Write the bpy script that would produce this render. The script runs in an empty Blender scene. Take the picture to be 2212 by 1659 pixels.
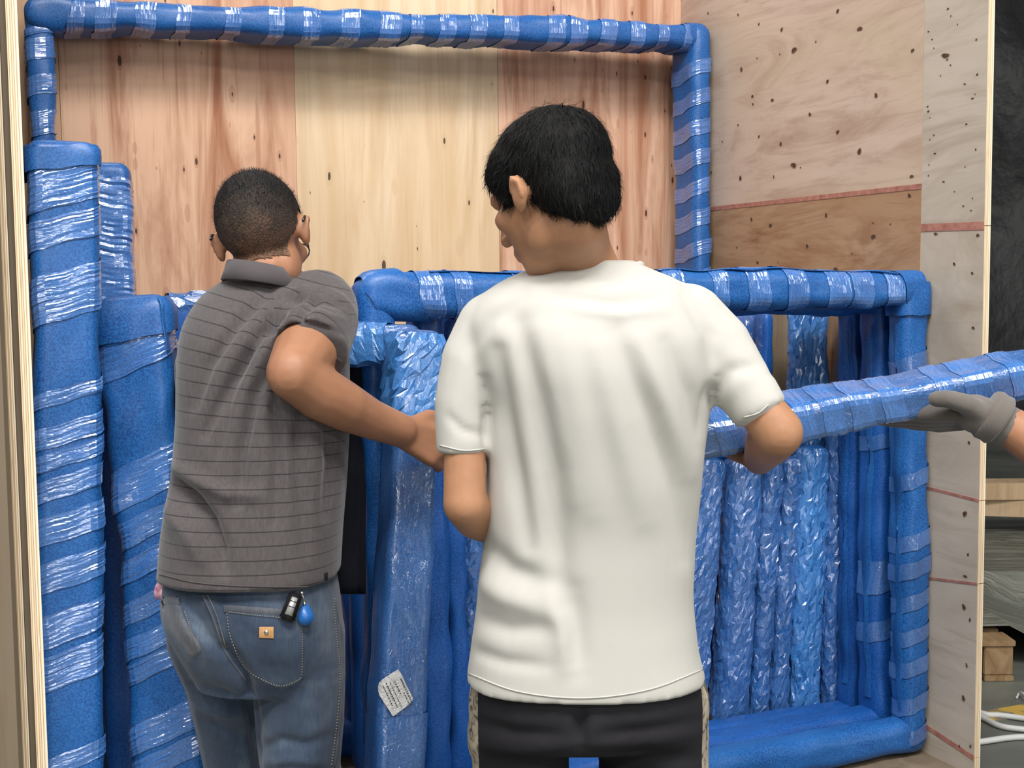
import bpy, bmesh, math, random
import numpy as np
from mathutils import Vector, Matrix
from mathutils.bvhtree import BVHTree

random.seed(7)
rng = np.random.default_rng(7)
scene = bpy.context.scene
COL = scene.collection

# ------------------------------------------------------------------ camera
CAM_H = 1.42
FPX = 2600.0                      # focal length in pixels of a 2212 x 1659 frame
CX, CY = 1106.0, 829.5
PITCH = math.atan((829.5 - 630.0) / FPX)
ROLL = math.radians(0.6)
_r = Vector((1, 0, 0)); _u = Vector((0, math.sin(PITCH), math.cos(PITCH)))
FWD = Vector((0, math.cos(PITCH), -math.sin(PITCH)))
RT = _r * math.cos(ROLL) - _u * math.sin(ROLL)
UP = _r * math.sin(ROLL) + _u * math.cos(ROLL)
CAM = Vector((0, 0, CAM_H))
cam_data = bpy.data.cameras.new('camera')
cam_data.sensor_fit = 'HORIZONTAL'; cam_data.sensor_width = 36.0
cam_data.lens = FPX / 2212.0 * 36.0
cam_data.clip_start = 0.05; cam_data.clip_end = 100
cam = bpy.data.objects.new('camera', cam_data); COL.objects.link(cam)
M = Matrix.Identity(4)
for i in range(3):
    M[i][0] = RT[i]; M[i][1] = UP[i]; M[i][2] = -FWD[i]; M[i][3] = CAM[i]
cam.matrix_world = M
scene.camera = cam

# ------------------------------------------------------------------ world, lights, exposure
world = bpy.data.worlds.new('hall_ambient'); scene.world = world
world.use_nodes = True
bg = world.node_tree.nodes['Background']
bg.inputs[0].default_value = (0.93, 0.96, 1.0, 1); bg.inputs[1].default_value = 0.055

def area_light(name, loc, target, sx, sy, power, color=(1, 1, 1)):
    d = bpy.data.lights.new(name, 'AREA'); d.shape = 'RECTANGLE'
    d.size = sx; d.size_y = sy; d.energy = power; d.color = color
    o = bpy.data.objects.new(name, d); COL.objects.link(o)
    o.location = loc
    o.rotation_euler = (Vector(target) - Vector(loc)).to_track_quat('-Z', 'Y').to_euler()
    return o
# open hall door behind the photographer, two strip skylights in the roof
area_light('hall_door_daylight', (1.6, -7.5, 2.4), (0.0, 3.0, 1.2), 3.0, 2.8, 105, (1.0, 0.975, 0.94))
area_light('side_film_light', (8.5, -3.0, 2.4), (0.5, 2.8, 1.1), 3.0, 2.4, 75, (1.0, 0.98, 0.95))  # unseen light added so the filmed boards catch highlights from the right
area_light('roof_skylight', (0.4, -1.2, 6.6), (0.2, 3.0, 1.2), 4.0, 1.2, 300, (1.0, 0.975, 0.94))
area_light('roof_skylight', (-2.4, 4.4, 6.2), (0.4, 3.2, 1.0), 0.9, 2.4, 85, (1.0, 0.98, 0.95))
for ly in (-1.0, -4.6):
    for lx in (-4.4, -2.0, 0.6, 3.2, 5.8):
        area_light('film_glint_light', (lx, ly, 5.4), (lx * 0.3, 2.8, 1.1), 0.42, 0.42, 34, (1.0, 0.98, 0.95))  # small unseen lights added for bright glints on the film

vs = scene.view_settings
vs.view_transform = 'Standard'; vs.look = 'None'; vs.gamma = 1.0
vs.use_curve_mapping = False
vs.exposure = 0.55

# ------------------------------------------------------------------ pixel helpers (directions only; depth is chosen per thing)
def ray(px, py):
    return RT * ((px - CX) / FPX) + UP * ((CY - py) / FPX) + FWD
def P(px, py, Y):
    v = ray(px, py); return CAM + v * (Y / v.y)
def PZ(px, Y, z):
    v = ray(px, 630); return Vector((v.x / v.y * Y, Y, z))
def project(a):
    a = np.asarray(a, float) - np.array(CAM)
    x = a @ np.array(RT); y = a @ np.array(UP); d = a @ np.array(FWD)
    return np.stack([CX + FPX * x / d, CY - FPX * y / d], -1)

# crate axes: u to the right along the opening, v into the crate
PSI = math.radians(22.0)
UX = Vector((math.cos(PSI), math.sin(PSI), 0)); VX = Vector((-math.sin(PSI), math.cos(PSI), 0))
_v = ray(62, 630)
ORG = Vector((_v.x / _v.y * 2.03, 2.03, 0))
CM = Matrix.Identity(4)
for i in range(3):
    CM[i][0] = UX[i]; CM[i][1] = VX[i]; CM[i][3] = ORG[i]
def C(u, v, z):
    return ORG + UX * u + VX * v + Vector((0, 0, z))
def solve_u(px, py, v):
    """u and z where the pixel ray meets the crate plane v"""
    r = ray(px, py); n = VX
    t = (ORG + VX * v - CAM).dot(n) / r.dot(n)
    p = CAM + r * t
    return (p - ORG).dot(UX), p.z
def solve_v(px, py, u):
    r = ray(px, py); n = UX
    t = (ORG + UX * u - CAM).dot(n) / r.dot(n)
    p = CAM + r * t
    return (p - ORG).dot(VX), p.z
def Cp(px, py, v):
    u, z = solve_u(px, py, v); return C(u, v, z)
CW = solve_u(2124, 630, 0.0)[0]              # crate inner width
CD = solve_v(1470, 100, CW)[0]               # crate inner depth
FLOOR_Z = 0.25                               # crate floor on its skids
print('crate', CW, CD)

# ------------------------------------------------------------------ object helpers
def link(name, mesh, mats=None, parent=None, matrix=None, smooth=True):
    o = bpy.data.objects.new(name, mesh); COL.objects.link(o)
    if mats is not None:
        for m in (mats if isinstance(mats, (list, tuple)) else [mats]):
            mesh.materials.append(m)
    if matrix is not None: o.matrix_world = matrix
    if parent is not None:
        o.parent = parent
    if smooth and len(mesh.polygons):
        mesh.polygons.foreach_set('use_smooth', [True] * len(mesh.polygons))
    return o
def tag(o, label=None, cat=None, group=None, kind=None):
    if label: o['label'] = label
    if cat: o['category'] = cat
    if group: o['group'] = group
    if kind: o['kind'] = kind
    return o
def thing(name, label, cat, group=None, kind=None):
    o = bpy.data.objects.new(name, None); COL.objects.link(o)
    o.empty_display_size = 0.05
    return tag(o, label, cat, group, kind)
def pyd(name, verts, faces, uvs=None):
    me = bpy.data.meshes.new(name)
    me.from_pydata([tuple(v) for v in verts], [], [tuple(f) for f in faces])
    if uvs is not None:
        l = me.uv_layers.new(name='UVMap')
        flat = [c for f in uvs for uv in f for c in uv]
        l.data.foreach_set('uv', flat)
    me.update()
    return me
def box_mesh(name, lo, hi, bevel=0.0, jitter=None):
    bm = bmesh.new()
    bmesh.ops.create_cube(bm, size=1)
    for v in bm.verts:
        for i in range(3):
            v.co[i] = lo[i] + (v.co[i] + 0.5) * (hi[i] - lo[i])
    if bevel:
        bmesh.ops.bevel(bm, geom=bm.edges[:], offset=bevel, segments=2, affect='EDGES')
    me = bpy.data.meshes.new(name); bm.to_mesh(me); bm.free()
    return me
def prism(name, poly, axis_vec):
    """closed prism from polygon (list of Vectors) extruded by axis_vec"""
    n = len(poly)
    vs_ = [Vector(p) for p in poly] + [Vector(p) + Vector(axis_vec) for p in poly]
    f = [tuple(range(n))[::-1], tuple(range(n, 2 * n))]
    for i in range(n):
        j = (i + 1) % n; f.append((i, j, n + j, n + i))
    me = pyd(name, vs_, f)
    bm = bmesh.new(); bm.from_mesh(me); bmesh.ops.recalc_face_normals(bm, faces=bm.faces[:]); bm.to_mesh(me); bm.free()
    return me
def tube_mesh(name, pts, radii, seg=10, cap=True):
    pts = [Vector(p) for p in pts]
    if not isinstance(radii, (list, tuple)): radii = [radii] * len(pts)
    verts, faces = [], []
    prev = None
    for i, p in enumerate(pts):
        t = (pts[min(i + 1, len(pts) - 1)] - pts[max(i - 1, 0)]).normalized()
        if prev is None:
            a = t.orthogonal().normalized()
        else:
            a = (prev - t * prev.dot(t)).normalized()
        prev = a; b = t.cross(a)
        for k in range(seg):
            th = 2 * math.pi * k / seg
            verts.append(p + (a * math.cos(th) + b * math.sin(th)) * radii[i])
    n = len(pts)
    for i in range(n - 1):
        for k in range(seg):
            k2 = (k + 1) % seg
            faces.append((i * seg + k, i * seg + k2, (i + 1) * seg + k2, (i + 1) * seg + k))
    if cap:
        faces.append(tuple(range(seg))[::-1]); faces.append(tuple(range((n - 1) * seg, n * seg)))
    return pyd(name, verts, faces)
def join_meshes(name, meshes):
    bm = bmesh.new()
    for m in meshes:
        bm.from_mesh(m); bpy.data.meshes.remove(m)
    me = bpy.data.meshes.new(name); bm.to_mesh(me); bm.free()
    return me
def smooth_path(pts, n):
    """Catmull-Rom through points"""
    pts = [np.array(p, float) for p in pts]
    pp = [2 * pts[0] - pts[1]] + pts + [2 * pts[-1] - pts[-2]]
    out = []
    segs = len(pts) - 1
    for k in range(n):
        t = k / (n - 1) * segs
        i = min(int(t), segs - 1); f = t - i
        a, b, c, d = pp[i], pp[i + 1], pp[i + 2], pp[i + 3]
        out.append(0.5 * ((2 * b) + (-a + c) * f + (2 * a - 5 * b + 4 * c - d) * f * f + (-a + 3 * b - 3 * c + d) * f ** 3))
    return out

# ------------------------------------------------------------------ materials
class NT:
    def __init__(self, name):
        self.m = bpy.data.materials.new(name); self.m.use_nodes = True
        self.t = self.m.node_tree; self.n = self.t.nodes; self.b = self.n['Principled BSDF']
    def node(self, typ, **kw):
        nd = self.n.new(typ)
        for k, v in kw.items():
            if k.startswith('_'): setattr(nd, k[1:], v)
            else:
                s = nd.inputs[k] if not k.isdigit() else nd.inputs[int(k)]
                if hasattr(v, 'is_linked') or isinstance(v, bpy.types.NodeSocket): self.t.links.new(v, s)
                else: s.default_value = v
        return nd
    def link(self, a, b): self.t.links.new(a, b)
    def coords(self, kind='Object', scale=(1, 1, 1), rot=(0, 0, 0)):
        tc = self.node('ShaderNodeTexCoord')
        mp = self.node('ShaderNodeMapping'); mp.inputs['Scale'].default_value = scale; mp.inputs['Rotation'].default_value = rot
        self.link(tc.outputs[kind], mp.inputs['Vector'])
        return mp.outputs['Vector']
    def noise(self, vec, scale, detail=3, rough=0.5, dist=0.0):
        nd = self.node('ShaderNodeTexNoise'); self.link(vec, nd.inputs['Vector'])
        nd.inputs['Scale'].default_value = scale; nd.inputs['Detail'].default_value = detail
        nd.inputs['Roughness'].default_value = rough; nd.inputs['Distortion'].default_value = dist
        return nd.outputs['Fac']
    def ramp(self, fac, stops, interp='LINEAR'):
        nd = self.node('ShaderNodeValToRGB'); cr = nd.color_ramp; cr.interpolation = interp
        while len(cr.elements) < len(stops): cr.elements.new(0.5)
        for e, (p, c) in zip(cr.elements, stops):
            e.position = p; e.color = (*c, 1) if len(c) == 3 else c
        self.link(fac, nd.inputs['Fac']); return nd.outputs['Color']
    def mix(self, fac, a, b, mode='MIX'):
        nd = self.node('ShaderNodeMix'); nd.data_type = 'RGBA'; nd.blend_type = mode
        for v, s in ((fac, nd.inputs[0]), (a, nd.inputs[6]), (b, nd.inputs[7])):
            if isinstance(v, bpy.types.NodeSocket): self.link(v, s)
            else: s.default_value = (*v, 1) if isinstance(v, tuple) and len(v) == 3 else v
        return nd.outputs[2]
    def math(self, op, a, b=0.0, c=0.0):
        nd = self.node('ShaderNodeMath'); nd.operation = op
        for v, s in ((a, nd.inputs[0]), (b, nd.inputs[1]), (c, nd.inputs[2])):
            if isinstance(v, bpy.types.NodeSocket): self.link(v, s)
            else: s.default_value = v
        return nd.outputs[0]
    def bump(self, h, strength, dist, normal=None):
        nd = self.node('ShaderNodeBump'); self.link(h, nd.inputs['Height'])
        nd.inputs['Strength'].default_value = strength; nd.inputs['Distance'].default_value = dist
        if normal is not None: self.link(normal, nd.inputs['Normal'])
        return nd.outputs['Normal']
    def set(self, **kw):
        for k, v in kw.items():
            s = self.b.inputs[k.replace('_', ' ')]
            if isinstance(v, bpy.types.NodeSocket): self.link(v, s)
            else: s.default_value = (*v, 1) if isinstance(v, tuple) and len(v) == 3 else v
        return self.m
def lin(r, g, b):
    f = lambda c: (c / 255 / 12.92) if c / 255 <= 0.04045 else ((c / 255 + 0.055) / 1.055) ** 2.4
    return (f(r), f(g), f(b))

def wood(name, light, dark, stain, vertical=True, knots=0.0, seed=0.0, wave=1.0, sat_noise=1.0):
    n = NT(name)
    s = (9, 9, 0.8) if vertical else (7, 1.5, 5.5)
    tc = n.node('ShaderNodeTexCoord')
    add = n.node('ShaderNodeVectorMath'); add.operation = 'ADD'; n.link(tc.outputs['Object'], add.inputs[0]); add.inputs[1].default_value = (seed, seed * 1.7, seed * 0.6)
    vec = add.outputs[0]
    def mp(sc):
        m_ = n.node('ShaderNodeMapping'); m_.inputs['Scale'].default_value = sc; n.link(vec, m_.inputs['Vector']); return m_.outputs['Vector']
    g1 = n.noise(mp(s), 1.0, 5, 0.62, (1.6 if vertical else 2.6) * wave)
    g2 = n.noise(mp((s[0] * 9, s[1] * 9, s[2] * 4) if vertical else (60, 5, 50)), 1.0, 3, 0.6, 0.3)
    big = n.noise(mp((2.2, 2.2, 0.7) if vertical else (2, 1.0, 2.4)), 1.0, 3, 0.55, 0.8)
    c = n.ramp(g1, [(0.30, dark), (0.43, tuple(0.5 * (a + b) for a, b in zip(light, dark))), (0.55, light), (0.72, tuple(min(1, a * 1.06) for a in light))])
    c = n.mix(n.ramp(big, [(0.42, (0, 0, 0)), (0.66, (1, 1, 1))]), c, n.mix(0.6, c, stain))
    c = n.mix(n.ramp(g2, [(0.30, (0.30,) * 3), (0.55, (0, 0, 0))]), c, n.mix(0.35, c, dark))
    g3 = n.noise(mp((24, 24, 0.9) if vertical else (20, 1.6, 22)), 1.0, 4, 0.6, 2.2 * wave)
    c = n.mix(n.ramp(g3, [(0.32, (0.75,) * 3), (0.45, (0, 0, 0))]), c, n.mix(0.6, c, dark))
    if knots:
        ks = (17, 17, 6.0) if vertical else (7, 7.5, 7.0)
        vo = n.node('ShaderNodeTexVoronoi'); n.link(mp(ks), vo.inputs['Vector']); vo.inputs['Scale'].default_value = knots * 1.15
        sep = n.node('ShaderNodeSeparateColor'); n.link(vo.outputs['Color'], sep.inputs[0])
        th = n.math('MULTIPLY', n.math('POWER', sep.outputs[0], 3.0), 0.20)
        wob = n.math('MULTIPLY', n.math('SUBTRACT', n.noise(mp((60, 60, 25)), 1.0, 2), 0.5), 0.10)
        d = n.math('ADD', vo.outputs['Distance'], wob)
        k = n.math('LESS_THAN', d, th)
        halo = n.math('LESS_THAN', d, n.math('MULTIPLY', th, 1.9))
        c = n.mix(n.math('MULTIPLY', halo, 0.35), c, dark)
        c = n.mix(n.math('MULTIPLY', k, 0.9), c, (0.035, 0.016, 0.010))
    nrm = n.bump(g2, 0.10, 0.002)
    return n.set(Base_Color=c, Roughness=0.62, Normal=nrm, Specular_IOR_Level=0.25)

def ply_edge(name, axis, thick, off, warm=(0.72, 0.55, 0.36)):
    n = NT(name)
    tc = n.node('ShaderNodeTexCoord'); sp = n.node('ShaderNodeSeparateXYZ'); n.link(tc.outputs['Object'], sp.inputs[0])
    x = n.math('DIVIDE', n.math('SUBTRACT', sp.outputs[axis], off), thick)
    wob = n.math('MULTIPLY', n.math('SUBTRACT', n.noise(n.coords('Object', (1, 1, 1.4)), 4.0, 2), 0.5), 0.10)
    x = n.math('ADD', x, wob)
    st = [(0.0, warm), (0.10, warm), (0.13, (0.20, 0.11, 0.055)), (0.17, (0.80, 0.66, 0.46)), (0.30, (0.80, 0.66, 0.46)), (0.33, (0.33, 0.19, 0.10)),
          (0.38, warm), (0.50, warm), (0.53, (0.22, 0.12, 0.06)), (0.57, (0.84, 0.71, 0.52)), (0.70, (0.84, 0.71, 0.52)), (0.73, (0.30, 0.17, 0.09)),
          (0.78, warm), (0.90, (0.86, 0.76, 0.58)), (1.0, (0.86, 0.76, 0.58))]
    c = n.ramp(x, st)
    sp2 = n.noise(n.coords('Object', (400, 400, 12)), 1.0, 2)
    c = n.mix(n.ramp(sp2, [(0.60, (0, 0, 0)), (0.72, (0.45,) * 3)]), c, (0.30, 0.17, 0.09))
    return n.set(Base_Color=c, Roughness=0.7, Specular_IOR_Level=0.2)

def foam(name, c1, c2, film=0.0, mode='streak', coat=0.2, wr=1.0, haze=0.0, scale=1.0, mott=290):
    """blue polyethylene foam; film > 0 adds a clear stretch-film layer as a bumped coat"""
    n = NT(name)
    ob = n.coords('Object')
    fine = n.noise(ob, mott, 2, 0.6)
    med = n.noise(ob, 9, 3, 0.5)
    c = n.mix(n.ramp(fine, [(0.38, (0, 0, 0)), (0.62, (1, 1, 1))]), c1, c2)
    c = n.mix(n.ramp(med, [(0.35, (0, 0, 0)), (0.7, (0.4,) * 3)]), c, c2)
    nrm = n.bump(fine, 0.25, 0.0012)
    if film:
        uv = n.node('ShaderNodeTexCoord').outputs['UV']
        if mode == 'streak':
            m1 = n.node('ShaderNodeMapping'); m1.inputs['Scale'].default_value = (150 * scale, 5, 1); m1.inputs['Rotation'].default_value = (0, 0, 0.0); n.link(uv, m1.inputs['Vector'])
            h1 = n.noise(m1.outputs[0], 1.0, 2, 0.55, 0.5)
            m2 = n.node('ShaderNodeMapping'); m2.inputs['Scale'].default_value = (420 * scale, 14, 1); n.link(uv, m2.inputs['Vector'])
            h2 = n.noise(m2.outputs[0], 1.0, 2, 0.5, 0.4)
            h = n.math('ADD', n.math('MULTIPLY', n.math('ABSOLUTE', n.math('SUBTRACT', h1, 0.5)), 2.0), n.math('MULTIPLY', h2, 0.4))
            cn = n.bump(h, min(1.0, film), 0.004 * wr)
        else:                                         # crumpled loose film
            dv = n.node('ShaderNodeMapping'); dv.inputs['Scale'].default_value = (30 * scale, 85 * scale, 1); n.link(uv, dv.inputs['Vector'])
            w = n.node('ShaderNodeTexNoise'); n.link(dv.outputs[0], w.inputs['Vector']); w.inputs['Scale'].default_value = 1.0; w.inputs['Detail'].default_value = 2
            ad = n.node('ShaderNodeVectorMath'); ad.operation = 'MULTIPLY_ADD'; n.link(w.outputs['Color'], ad.inputs[0]); ad.inputs[1].default_value = (1.6, 1.6, 0); n.link(dv.outputs[0], ad.inputs[2])
            vo = n.node('ShaderNodeTexVoronoi'); vo.feature = 'SMOOTH_F1'; vo.inputs['Scale'].default_value = 1.0; vo.inputs['Smoothness'].default_value = 0.25; n.link(ad.outputs[0], vo.inputs['Vector'])
            r1 = n.noise(ad.outputs[0], 1.1, 4, 0.62, 1.2)
            rid = n.math('ABSOLUTE', n.math('SUBTRACT', r1, 0.5))
            h = n.math('ADD', n.math('MULTIPLY', vo.outputs['Distance'], 0.8), n.math('MULTIPLY', rid, 2.6))
            cn = n.bump(h, min(1.0, film), 0.0042 * wr)
        hz = n.ramp(h, [(0.2, (haze * 0.3,) * 3), (1.0, (haze,) * 3)])
        c = n.mix(hz, c, (0.42, 0.52, 0.78))
        n.set(Coat_Weight=1.0, Coat_Roughness=0.08, Coat_IOR=1.95, Coat_Normal=cn)
        n.set(Base_Color=c, Roughness=0.35, Normal=n.bump(h, 0.5 * min(1.0, film), 0.0025 * wr), Specular_IOR_Level=0.5)
        return n.m
    n.set(Coat_Weight=coat, Coat_Roughness=0.28)
    return n.set(Base_Color=c, Roughness=0.48, Normal=nrm, Specular_IOR_Level=0.4)

B1, B2 = (0.004, 0.052, 0.225), (0.018, 0.135, 0.41)
MAT = {}
MAT['foam'] = foam('blue_foam', B1, B2)
MAT['foam_dark'] = foam('blue_foam_plain', (0.003, 0.045, 0.22), (0.012, 0.105, 0.39))
MAT['foam_shiny'] = foam('blue_foam_taut_film', B1, B2, film=0.6, mode='crumple', wr=0.9, haze=0.10, scale=0.33)
MAT['band'] = foam('stretch_film_band', (0.010, 0.085, 0.32), (0.03, 0.175, 0.52), film=1.0, mode='streak', haze=0.16, wr=0.18)
MAT['band_dense'] = foam('stretch_film_dense', (0.012, 0.09, 0.34), (0.04, 0.19, 0.55), film=1.0, mode='streak', haze=0.22, scale=0.8, wr=0.25)
MAT['crumple'] = foam('blue_foam_crumpled_film', B1, B2, film=0.5, mode='crumple', haze=0.12, wr=0.35, scale=0.8)
MAT['crumple_pale'] = foam('blue_foam_pale_film', (0.008, 0.115, 0.40), (0.03, 0.23, 0.60), film=0.5, mode='crumple', wr=0.35, haze=0.14, scale=0.8)
# thin clear film
nf = NT('clear_film')
_tr = nf.node('ShaderNodeBsdfTransparent'); _gl = nf.node('ShaderNodeBsdfGlossy'); _gl.inputs['Roughness'].default_value = 0.12
_df = nf.node('ShaderNodeBsdfDiffuse'); _df.inputs['Color'].default_value = (0.6, 0.66, 0.78, 1)
_uvn = nf.node('ShaderNodeTexCoord').outputs['UV']
_mm = nf.node('ShaderNodeMapping'); _mm.inputs['Scale'].default_value = (160, 6, 1); nf.link(_uvn, _mm.inputs['Vector'])
_h = nf.noise(_mm.outputs[0], 1, 3)
nf.link(nf.bump(_h, 1.0, 0.004), _gl.inputs['Normal'])
_m1 = nf.node('ShaderNodeMixShader'); _m1.inputs[0].default_value = 0.5; nf.link(_df.outputs[0], _m1.inputs[1]); nf.link(_gl.outputs[0], _m1.inputs[2])
_m2 = nf.node('ShaderNodeMixShader'); nf.link(nf.math('MULTIPLY', _h, 0.45), _m2.inputs[0]); nf.link(_tr.outputs[0], _m2.inputs[1]); nf.link(_m1.outputs[0], _m2.inputs[2])
nf.link(_m2.outputs[0], nf.n['Material Output'].inputs['Surface'])
MAT['clear'] = nf.m

PALE = (0.70, 0.555, 0.39); PALE_D = (0.53, 0.37, 0.22); RED = (0.66, 0.42, 0.285); RED_D = (0.33, 0.135, 0.07)
MAT['ply_pale'] = wood('plywood_pale_vertical', PALE, PALE_D, (0.62, 0.43, 0.24), True, 1.25, 4.3, 0.8)
MAT['ply_pale2'] = wood('plywood_pale_narrow', (0.60, 0.42, 0.27), (0.42, 0.24, 0.13), (0.52, 0.32, 0.19), True, 0.8, 8.7, 0.8)
MAT['ply_red'] = wood('plywood_reddish_vertical', RED, RED_D, (0.42, 0.20, 0.115), True, 1.5, 1.3)
MAT['ply_red2'] = wood('plywood_reddish_knotty', (0.68, 0.44, 0.31), RED_D, (0.46, 0.235, 0.14), True, 2.0, 5.9)
MAT['ply_pink'] = wood('plywood_pinkish_flat', (0.53, 0.41, 0.335), (0.38, 0.265, 0.20), (0.50, 0.40, 0.275), False, 0, 2.2, 1.3)
MAT['ply_amber'] = wood('plywood_amber_flat', (0.38, 0.245, 0.15), (0.24, 0.12, 0.06), (0.33, 0.19, 0.10), False, 0, 4.4, 1.3)
MAT['ply_grey'] = wood('plywood_grey_flat', (0.48, 0.42, 0.35), (0.35, 0.29, 0.225), (0.45, 0.39, 0.32), False, 0, 6.2, 0.8)
MAT['ply_plain'] = wood('plywood_brown_darkened', (0.22, 0.175, 0.125), (0.15, 0.11, 0.075), (0.18, 0.14, 0.095), True, 0.5, 7.2)  # darkened so the left sheet carries its shade in the colour
n = NT('veneer_strip_pink'); MAT['strip'] = n.set(Base_Color=n.ramp(n.noise(n.coords('Object', (6, 60, 60)), 1, 3), [(0.3, (0.27, 0.10, 0.075)), (0.7, (0.44, 0.20, 0.15))]), Roughness=0.7)
n = NT('wood_knot'); MAT['knot'] = n.set(Base_Color=n.ramp(n.noise(n.coords('Object'), 160, 3), [(0.35, (0.020, 0.010, 0.007)), (0.7, (0.12, 0.055, 0.03))]), Roughness=0.8)
n = NT('wood_knot_rim'); MAT['knot_rim'] = n.set(Base_Color=(0.26, 0.14, 0.075), Roughness=0.8)
MAT['pine'] = wood('pine_batten', (0.56, 0.42, 0.27), (0.38, 0.25, 0.14), (0.48, 0.34, 0.2), True, 0.4, 9.0)

def cloth(name, col, col2, scale=900, rough=0.85, bump=0.2, sheen=0.2):
    n = NT(name); ob = n.coords('Object')
    f = n.noise(ob, scale, 2); g = n.noise(ob, 7, 3)
    c = n.mix(n.ramp(g, [(0.35, (0, 0, 0)), (0.65, (1, 1, 1))]), col, col2)
    return n.set(Base_Color=c, Roughness=rough, Normal=n.bump(f, bump, 0.0006), Sheen_Weight=sheen, Specular_IOR_Level=0.2)
def skin(name, c1, c2):
    n = NT(name); ob = n.coords('Object')
    c = n.mix(n.ramp(n.noise(ob, 14, 4, 0.6), [(0.35, (0, 0, 0)), (0.68, (1, 1, 1))]), c1, c2)
    f = n.noise(ob, 420, 3)
    n.set(Subsurface_Weight=0.12, Subsurface_Scale=0.01); n.b.inputs['Subsurface Radius'].default_value = (0.6, 0.25, 0.12)
    return n.set(Base_Color=c, Roughness=0.5, Normal=n.bump(f, 0.15, 0.0006), Specular_IOR_Level=0.4)

# ================================================================== THE SETTING
TOP_Z = 2.80
TH = 0.018
def crate_box(name, lo, hi, mats, parent=None, bevel=0.0):
    me = box_mesh(name, lo, hi, bevel)
    o = link(name, me, mats, parent, CM, smooth=False)
    return o
def edge_faces(o, axis_normals, slot):
    """give faces whose normal is along the listed axes the material in slot"""
    for p in o.data.polygons:
        for ax in axis_normals:
            if abs(p.normal[ax]) > 0.9: p.material_index = slot

# hall floor
me = pyd('floor', [(-14, -12, 0), (16, -12, 0), (16, 15, 0), (-14, 15, 0)], [(0, 1, 2, 3)])
n = NT('hall_floor'); ob = n.coords('Object')
c = n.ramp(n.noise(ob, 1.3, 5, 0.6), [(0.3, (0.085, 0.095, 0.082)), (0.55, (0.145, 0.155, 0.135)), (0.75, (0.19, 0.195, 0.17))])
c = n.mix(n.ramp(n.noise(n.coords('Object', (2, 14, 1)), 1, 3), [(0.5, (0, 0, 0)), (0.7, (0.4,) * 3)]), c, (0.08, 0.085, 0.075))
n.set(Base_Color=c, Roughness=n.ramp(n.noise(ob, 4, 3), [(0.3, (0.3,) * 3), (0.7, (0.6,) * 3)]))
tag(link('floor', me, n.m), kind='structure')
# yellow floor line
yl = NT('yellow_paint'); yl.set(Base_Color=yl.mix(yl.ramp(yl.noise(yl.coords('Object'), 14, 4), [(0.42, (0, 0, 0)), (0.55, (1, 1, 1))]), (0.16, 0.16, 0.13), (0.55, 0.36, 0.07)), Roughness=0.7)
a, b = P(2150, 1542, 1), P(2300, 1512, 1)
def ground(px, py, z=0.0):
    r = ray(px, py); t = (z - CAM.z) / r.z
    return CAM + r * t
g0, g1 = ground(2120, 1551), ground(2420, 1500)
dg = (g1 - g0).normalized(); nn = Vector((-dg.y, dg.x, 0)) * 0.045
me = prism('floor_line', [g0 - nn, g1 - nn, g1 + nn, g0 + nn], (0, 0, 0.003))
tag(link('trim_1', me, yl.m, smooth=False), kind='structure')

# crate back wall, made of upright plywood pieces
wall_back = tag(bpy.data.objects.new('wall_back', None), kind='structure'); COL.objects.link(wall_back)
us = [-0.02] + [solve_u(px, 250, CD)[0] for px in (131, 638, 1076)] + [CW + TH]
edge_v = ply_edge('plywood_edge_back', 1, TH, CD)
for i, key in enumerate(['ply_pale2', 'ply_red', 'ply_pale', 'ply_red2']):
    off = [0.0, 0.002, 0.0, 0.0015][i]
    o = crate_box('plywood_panel', (us[i] + 0.0006, CD - off, FLOOR_Z), (us[i + 1] - 0.0006, CD + TH, TOP_Z), [MAT[key], edge_v], wall_back)
    edge_faces(o, (0, 2), 1)

# crate left wall: inner plywood, batten behind it, outer plywood
wall_left = tag(bpy.data.objects.new('wall_left', None), kind='structure'); COL.objects.link(wall_left)
e_in = ply_edge('plywood_edge_left', 0, TH, -TH)
o = crate_box('plywood_panel', (-TH, 0, FLOOR_Z - 0.03), (0, CD + TH, TOP_Z), [MAT['ply_grey'], e_in], wall_left); edge_faces(o, (1, 2), 1)
o = crate_box('batten', (-TH - 0.0105, 0.03, FLOOR_Z - 0.03), (-TH - 0.0005, 0.13, TOP_Z), [MAT['ply_plain']], wall_left)
e_out = ply_edge('plywood_edge_outer', 0, 0.011, -TH - 0.022, (0.58, 0.42, 0.26))
o = crate_box('plywood_panel', (-TH - 0.022, 0.02, FLOOR_Z - 0.03), (-TH - 0.011, CD + TH, TOP_Z), [MAT['ply_grey'], e_out], wall_left); edge_faces(o, (1, 2), 1)

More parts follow.
